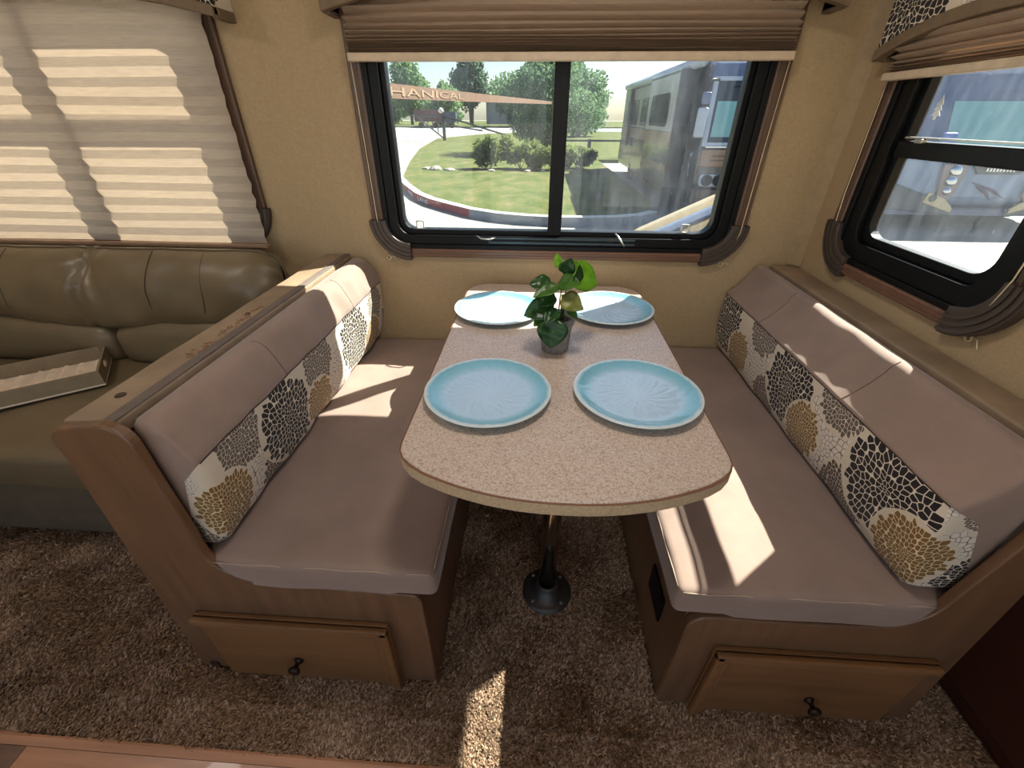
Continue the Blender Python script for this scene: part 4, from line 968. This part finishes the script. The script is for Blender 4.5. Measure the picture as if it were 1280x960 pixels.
for x in (-27.6, -24.3, -20.5): MB().lathe([(.05, -.2), (.6, -.2), (.6, .2), (.05, .2)], (x, 112.1, GZ + .64), 16, 1).build('wheel', BLACK, trl)
hs = tag(empty('storage_building', (-11, 162, GZ)), 'grey windowless building wall beyond the street', 'building')
MB().box(-18, 5, 160, 166, GZ, GZ + 6.2).build('wall', flat('grey_block_wall', (140, 136, 142), .9), hs)
MB().box(-18.3, 5.3, 159.7, 166.3, GZ + 6.2, GZ + 6.5).build('roof', flat('grey_roof', (120, 116, 116), .9), hs)

# ------------------------------------------------------------------ orange-brown banner strap
bn = tag(empty('banner_strap', (-.6, 1.8, 1.39)), 'orange-brown lettered strap stretched outside past the table window', 'banner')
A0, A1, A2 = Vector((-.668, 1.7005, 1.384)), Vector((-.486, 3.56, 1.417)), Vector((.19, 11.5, 1.579))
bp = [A0.lerp(A1, k / 10) for k in range(10)] + [A1.lerp(A2, k / 14) for k in range(15)]
mb = MB(); hh = .026; n = len(bp)
for p in bp:
    for (dx, dz) in ((-.0015, -hh), (.0015, -hh), (.0015, hh), (-.0015, hh)): mb.v.append((p.x + dx, p.y, p.z + dz))
for i in range(n - 1):
    for k in range(4): mb.f.append((i * 4 + k, i * 4 + (k + 1) % 4, i * 4 + 4 + (k + 1) % 4, i * 4 + 4 + k))
mb.f += [(0, 1, 2, 3), tuple(4 * (n - 1) + k for k in (3, 2, 1, 0))]
mb.build('strap', flat('orange_brown_webbing', (92, 62, 36), .8, var=.2, scale=20), bn)
t = (A1 - A0).normalized(); up = Vector((0, 0, 1)); nn = t.cross(up).normalized(); u2 = nn.cross(t)
o_ = A0 + t * .13 + nn * .003 - u2 * .016
LM = Matrix(((t.x, u2.x, nn.x, o_.x), (t.y, u2.y, nn.y, o_.y), (t.z, u2.z, nn.z, o_.z), (0, 0, 0, 1))) @ Matrix.Diagonal((6.3, 1, 1, 1))
text('MHANICAL', .045, flat('pale_lettering', (132, 104, 76), .8), bn, LM, depth=.002)

# ------------------------------------------------------------------ motorhomes
DK = flat('dark_gloss_paint', (40, 40, 48), .18, coat=.5, var=.1, scale=2); GREYP = flat('warm_grey_paint', (150, 142, 134), .3, coat=.3); TAN = flat('copper_tan_paint', (132, 96, 74), .3, coat=.3); WHT = flat('white_cap_paint', (168, 176, 190), .3, coat=.3)
SMOKE = flat('smoked_vehicle_glass', (24, 28, 34), .06, var=.05, spec=.8); TEAL = flat('teal_sun_shade', (112, 164, 168), .6, var=.04); CHR = flat('chrome', (196, 198, 202), .12, 1.0, var=.03); RUB = flat('tyre_rubber', (30, 30, 32), .8)
LENS = flat('lamp_lens', (200, 206, 212), .1, var=.05); BLUEP = flat('blue_steel_paint', (84, 96, 130), .3, coat=.3)
m1 = tag(empty('motorhome', (4.9, 17, GZ)), 'dark motorhome with tan stripes and side slide-out, parked beside the lawn', 'motorhome', 'parked motorhomes')
X0, X1, Y0, Y1, Z0, Z1 = 3.68, 6.25, 11.55, 23.3, GZ + .35, 2.48
def sideprof(pts): return pts
MB().prism([(Y0 + .12, Z0), (Y0, Z0 + .5), (Y0 + .02, .60), (Y0 + .12, 1.4), (Y0 + .35, 2.15), (Y0 + .7, Z1 - .06), (Y0 + 1.2, Z1), (Y1 - .2, Z1), (Y1, Z1 - .2), (Y1, Z0)], X0 + .02, X1, 0).build('body', DK, m1, bevel=.06, seg=3)
MB().box(X0 + .004, X0 + .03, Y0 + 1.2, Y1 - .2, 1.0, 2.25).build('upper_side_panel', GREYP, m1)
MB().box(X0 - .004, X0 + .02, Y0 + .35, Y1 - .1, .62, .95).build('tan_stripe', TAN, m1); MB().box(X0 - .004, X0 + .02, Y0 + .35, Y1 - .1, .12, .26).build('tan_stripe', TAN, m1)
sd1 = MB().box(X0 - .42, X0 + .01, Y0 + 1.15, Y0 + 4.4, Z0 + .25, 2.3).build('slide_out', DK, m1, bevel=.02)
MB().box(X0 - .435, X0 - .41, Y0 + 1.2, Y0 + 4.35, 1.0, 2.22).build('slide_upper', flat('light_grey_paint', (170, 166, 162), .3, coat=.3), sd1)
MB().prism(rrect(Y0 + 1.75, Y0 + 3.85, 1.10, 1.85, .12), X0 - .45, X0 - .43, 0).build('slide_window', SMOKE, sd1)
MB().box(X0 - .432, X0 - .41, Y0 + 1.2, Y0 + 4.35, .66, .98).build('slide_stripe', TAN, sd1); MB().box(X0 - .432, X0 - .41, Y0 + 1.2, Y0 + 4.35, .08, .22).build('slide_stripe', TAN, sd1)
# front face: windshield with sun shade, chrome lip, grille panel, lamps
ws = MB().prism([(X0 + .12, .82), (X1 - .12, .82), (X1 - .16, 2.0), (X0 + .18, 2.0)], Y0 - .03, Y0 + .06, 1)
def lean(v): return [(x, y + (.10 * max(0, (z - .6)) + .06 * max(0, z - .6) ** 2), z) for x, y, z in v]
ws.v = lean(ws.v); wo_ = ws.build('windshield', SMOKE, m1)
tsh = MB().prism([(X0 + .18, .93), (X1 - .18, .93), (X1 - .2, 1.62), (X0 + .22, 1.62)], Y0 - .045, Y0 - .034, 1); tsh.v = lean(tsh.v); tsh.build('sun_shade', TEAL, wo_)
cp = MB().prism([(X0 + .03, 2.06), (X1 - .03, 2.06), (X1 - .1, 2.34), (X0 + .1, 2.34)], Y0 - .04, Y0 + .3, 1); cp.v = lean(cp.v); cp.build('front_cap', BLUEP, m1, bevel=.03)
fp = MB().band([(X0 + .03, .74), (X1 - .03, .74), (X1 - .07, 2.08), (X0 + .09, 2.08)], [(X0 + .12, .82), (X1 - .12, .82), (X1 - .16, 2.0), (X0 + .18, 2.0)], Y0 - .06, Y0 + .02, 1); fp.v = lean(fp.v); fp.build('windshield_surround', WHT, m1)
MB().box(X0 + .10, X1 - .10, Y0 - .07, Y0 + .05, .715, .755).build('chrome_lip', CHR, m1, bevel=.01)
gp = MB().box(X0 + .06, X1 - .06, Y0 - .05, Y0 + .05, .32, .68).build('grille_panel', TAN, m1, bevel=.02)
for z in (.44, .53): MB().box(X0 + .28, X1 - .28, Y0 - .06, Y0 - .04, z, z + .03).build('slot', DK, gp)
for x in (X0 + .42, X1 - .42):
    h_ = MB().prism(rrect(x - .30, x + .30, -.10, .16, .08), Y0 - .06, Y0 + .02, 1).build('headlamp', WHT, m1)
    for dx in (-.13, .14): MB().lathe([(.01, -.03), (.09, -.03), (.11, 0), (.11, .04), (.01, .04)], (x + dx, Y0 - .07, .03), 16, 1).build('lens', LENS, h_, True); MB().lathe([(.10, -.04), (.125, -.04), (.125, .03), (.10, .03)], (x + dx, Y0 - .07, .03), 16, 1).build('lamp_ring', BLACK, h_)
MB().box(X0 + .02, X1 - .02, Y0 - .04, Y0 + .1, Z0 + .05, -.16).build('bumper', flat('brown_bumper_paint', (84, 66, 62), .4), m1, bevel=.04)
MB().box(X0 + .55, X0 + .85, Y0 - .05, Y0 - .03, Z0 + .17, Z0 + .27).build('fog_lamp', LENS, m1)
mr = MB().tube([(X0 + .2, Y0 + .25, 2.02), (X0 - .1, Y0 - .15, 2.0), (X0 - .16, Y0 - .2, 1.6)], .03, 6).build('mirror_arm', BLACK, m1, True)
MB().slab(X0 - .28, X0 - .06, Y0 - .30, Y0 - .18, .92, 1.50, .05).build('mirror', WHT, mr, True); MB().slab(X0 - .24, X0 - .06, Y0 - .28, Y0 - .18, 1.56, 1.78, .04).build('mirror_cap', BLUEP, mr, True)
MB().tube([(X0 + .6, Y0 - .02, 1.99), (X0 + .9, Y0 + .12, 1.95), (X1 - .4, Y0 + .12, 1.92)], .02, 6).build('wiper', BLACK, m1)
MB().tube([(X0 - .14, Y0 + .5, Z1 - .1), (X0 - .14, Y1 - 1.2, Z1 - .1)], .11, 10).build('awning_roll', WHT, m1, True)
for y in (Y0 + .75, Y1 - 2.2): MB().box(X0 - .12, X0 + .0, y - .12, y + .12, .3 if y > 15 else 1.2, Z1 - .1).build('awning_arm', BLACK, m1, bevel=.02)
MB().prism(rrect(Y0 + .28, Y0 + 1.05, Z0 + .05, 2.12, .1), X0 - .012, X0 + .02, 0).build('entry_door', DK, m1); MB().prism(rrect(Y0 + .42, Y0 + .95, 1.05, 1.85, .1), X0 - .02, X0 - .01, 0).build('door_window', SMOKE, m1)
MB().tube([(X0 - .015, Y0 + .3, .05), (X0 - .1, Y0 + .26, .1), (X0 - .1, Y0 + .26, .56), (X0 - .015, Y0 + .3, .62)], .025, 8).build('grab_handle', CHR, m1, True)
for (a, b) in ((Y0 + 5.2, Y0 + 7.6), (Y0 + 8.2, Y0 + 10.6)): MB().prism(rrect(a, b, 1.05, 1.9, .1), X0 - .01, X0 + .025, 0).build('side_window', SMOKE, m1)
for y in (Y0 + 5.6, Y1 - 3.0):
    wl = MB().lathe([(.05, -.12), (.40, -.12), (.48, -.06), (.48, .12), (.05, .12)], (X0 + .16, y, GZ + .48), 24, 0).build('wheel', RUB, m1, True)
    MB().lathe([(.02, -.05), (.12, -.05), (.26, .02), (.26, .05), (.02, .05)], (X0 + .04, y, GZ + .48), 18, 0).build('hub', CHR, wl, True)
MB().box(X0 + .6, X1 - .6, Y0 + 2, Y1 - 2, Z1 - .01, Z1 + .16).build('roof_unit', WHT, m1, bevel=.04)

m2 = tag(empty('motorhome', (9.9, 16, GZ)), 'pale silver motorhome with a teal windscreen shade, seen through the end-wall window', 'motorhome', 'parked motorhomes')
U0, U1, V0 = 7.75, 12.4, 11.1
SIL = flat('silver_white_paint', (138, 150, 172), .35, coat=.3, var=.05, scale=2); DKG = flat('slate_lower_paint', (74, 80, 86), .35, coat=.3)
MB().prism([(V0 + .25, GZ + .42), (V0 + .02, GZ + .55), (V0 - .04, -.2), (V0, .55), (V0 + .12, .8), (V0 + .6, 2.3), (V0 + 1.0, 2.62), (V0 + 9, 2.62), (V0 + 9, GZ + .42)], U0, U1, 0).build('body', SIL, m2, bevel=.08, seg=3)
wv = MB().prism([(U0 + .25, .66), (U1 - .25, .66), (U1 - .3, 2.1), (U0 + .3, 2.1)], V0 - .04, V0 + .06, 1)
def lean2(v): return [(x, y + .32 * max(0, z - .6), z) for x, y, z in v]
wv.v = lean2(wv.v); w_o = wv.build('windshield', flat('blue_grey_glass', (74, 88, 118), .08, var=.1, scale=2, spec=.8), m2)
t2 = MB().prism([(8.72, .72), (U1 - .4, .72), (U1 - .4, 1.62), (8.72, 1.62)], V0 - .06, V0 - .044, 1); t2.v = lean2(t2.v); t2.build('sun_shade', TEAL, w_o)
MB().slab(8.40, 8.70, V0 - .30, V0 - .16, .84, 1.06, .06).build('mirror', flat('mirror_blue', (92, 118, 178), .3), m2, True)
for s, xa in ((1, U0), (-1, U1)):
    # slate lower corner panels rising to the sides, fog lamps, vertical headlamp cluster
    xx = lambda k: xa + s * k
    pts = [(xx(.0), GZ + .45), (xx(1.72), -.60), (xx(1.72), -.46), (xx(1.15), -.20), (xx(.0), .14)]
    MB().prism(pts if s > 0 else pts[::-1], V0 - .08, V0 + .04, 1).build('corner_panel', DKG, m2, bevel=.02)
    fgp = [(xx(.98), -.32), (xx(1.70), -.54), (xx(1.70), -.44), (xx(1.45), -.25), (xx(1.05), -.11)]
    fo = MB().prism(fgp if s > 0 else fgp[::-1], V0 - .11, V0 - .06, 1).build('fog_lamp', flat('amber_clear_lens', (206, 184, 138), .25), m2, bevel=.01)
    MB().lathe([(.01, -.02), (.07, -.02), (.08, .02), (.01, .02)], (xx(1.16), V0 - .12, -.23), 14, 1).build('bulb', DKG, fo)
    hp = [(xx(1.10), .46), (xx(1.62), .46), (xx(1.60), -.18), (xx(1.46), -.30), (xx(1.24), -.22)]
    hc = MB().prism(hp if s > 0 else hp[::-1], V0 - .10, V0 - .02, 1).build('headlamp_cluster', flat('bronze_bezel', (142, 128, 122), .3), m2, bevel=.02)
    for z, r in ((.33, .13), (.12, .12), (-.08, .09)): MB().lathe([(.01, -.05), (r * .7, -.05), (r, 0), (r, .03), (.01, .03)], (xx(1.38), V0 - .11, z), 18, 1).build('lens', CHR, hc, True)
MB().box(U0 + 1.72, U1 - 1.72, V0 - .06, V0 + .06, GZ + .44, -.46).build('bumper', DKG, m2, bevel=.03)
MB().box(U0 + .05, U1 - .05, V0 - .02, V0 + .1, GZ + .30, GZ + .46).build('air_dam', BLUEP, m2)
gl_ = MB().prism([(U0 + 1.75, .42), (U1 - 1.75, .42), (U1 - 1.9, .26), (U0 + 1.9, .26)], V0 - .07, V0 - .02, 1).build('grille_bar', DKG, m2)
for k in range(9): MB().box(U0 + 2.02 + k * .07, U0 + 2.065 + k * .07, V0 - .085, V0 - .068, .32, .385).build('chrome_letter', CHR, gl_)
for (p0, p1, p2) in (((9.62, .10), (10.15, -.06), (10.45, -.22)), ((9.75, .02), (10.05, -.12), (10.20, -.26))):
    a, b, c = [Vector((p[0], V0 - .055, p[1])) for p in (p0, p1, p2)]; MB().tube([a, b, c], [.008, .035, .008], 6).build('swoosh', flat('mauve_graphic', (112, 100, 112), .4), m2)
for x in (U0 + .25, U1 - .25): MB().lathe([(.05, -.15), (.48, -.15), (.48, .15), (.05, .15)], (x, V0 + 1.6, GZ + .48), 20, 0).build('wheel', RUB, m2, True)

# ------------------------------------------------------------------ tan rounded vehicle beside the window
cv = tag(empty('vehicle_hood', (1.4, 4.0, GZ)), 'tan rounded vehicle hood with a slate stripe, close outside the table window', 'vehicle')
CRV = [(.42, .05), (.70, .315), (.92, .452), (1.18, .575), (1.5, .728), (1.72, .80), (1.95, .815), (2.12, .74), (2.22, .5)]
def hood_pt(i, q, lift=0.0):
    """q runs from the crest (0) down the flank that faces the trailer (1)"""
    x, z = CRV[i]; return (x + .05 * q, 4.12 - .85 * q - lift, z - .02 * q - .62 * q * q + lift * .6)
def hood_strip(qs, lift):
    mb = MB(); n = len(CRV)
    for q in qs:
        for i in range(n): mb.v.append(hood_pt(i, q, lift))
    for j in range(len(qs) - 1):
        for i in range(n - 1): k = j * n + i; mb.f.append((k, k + 1, k + n + 1, k + n))
    return mb
hm = hood_strip([0, .1, .2, .3, .4, .5, .6, .7, .8, .9, 1.0], 0); n = len(CRV); b0 = len(hm.v)
for q_, src in ((0, 0), (1, 10)):
    for i in range(n): x, y, z = hood_pt(i, q_); hm.v.append((x, y, GZ + .3))
for i in range(n - 1): hm.f += [(i, i + 1, b0 + i + 1, b0 + i), (10 * n + i, 10 * n + i + 1, b0 + n + i + 1, b0 + n + i), (b0 + i, b0 + i + 1, b0 + n + i + 1, b0 + n + i)]
for e in (0, n - 1): hm.f.append(tuple(j * n + e for j in range(11)) + (b0 + n + e, b0 + e))
hb = hm.build('body', flat('tan_body_paint', (150, 132, 98), .4, coat=.2), cv, True)
st_ = hood_strip([.20, .25, .30, .34], .004).build('stripe', flat('slate_stripe', (98, 108, 128), .4), cv, True)
so2 = st_.modifiers.new('thick', 'SOLIDIFY'); so2.thickness = .004
for x in (.85, 1.9): MB().lathe([(.05, -.1), (.3, -.1), (.3, .1), (.05, .1)], (x, 3.5, GZ + .3), 18, 1).build('wheel', RUB, cv, True)
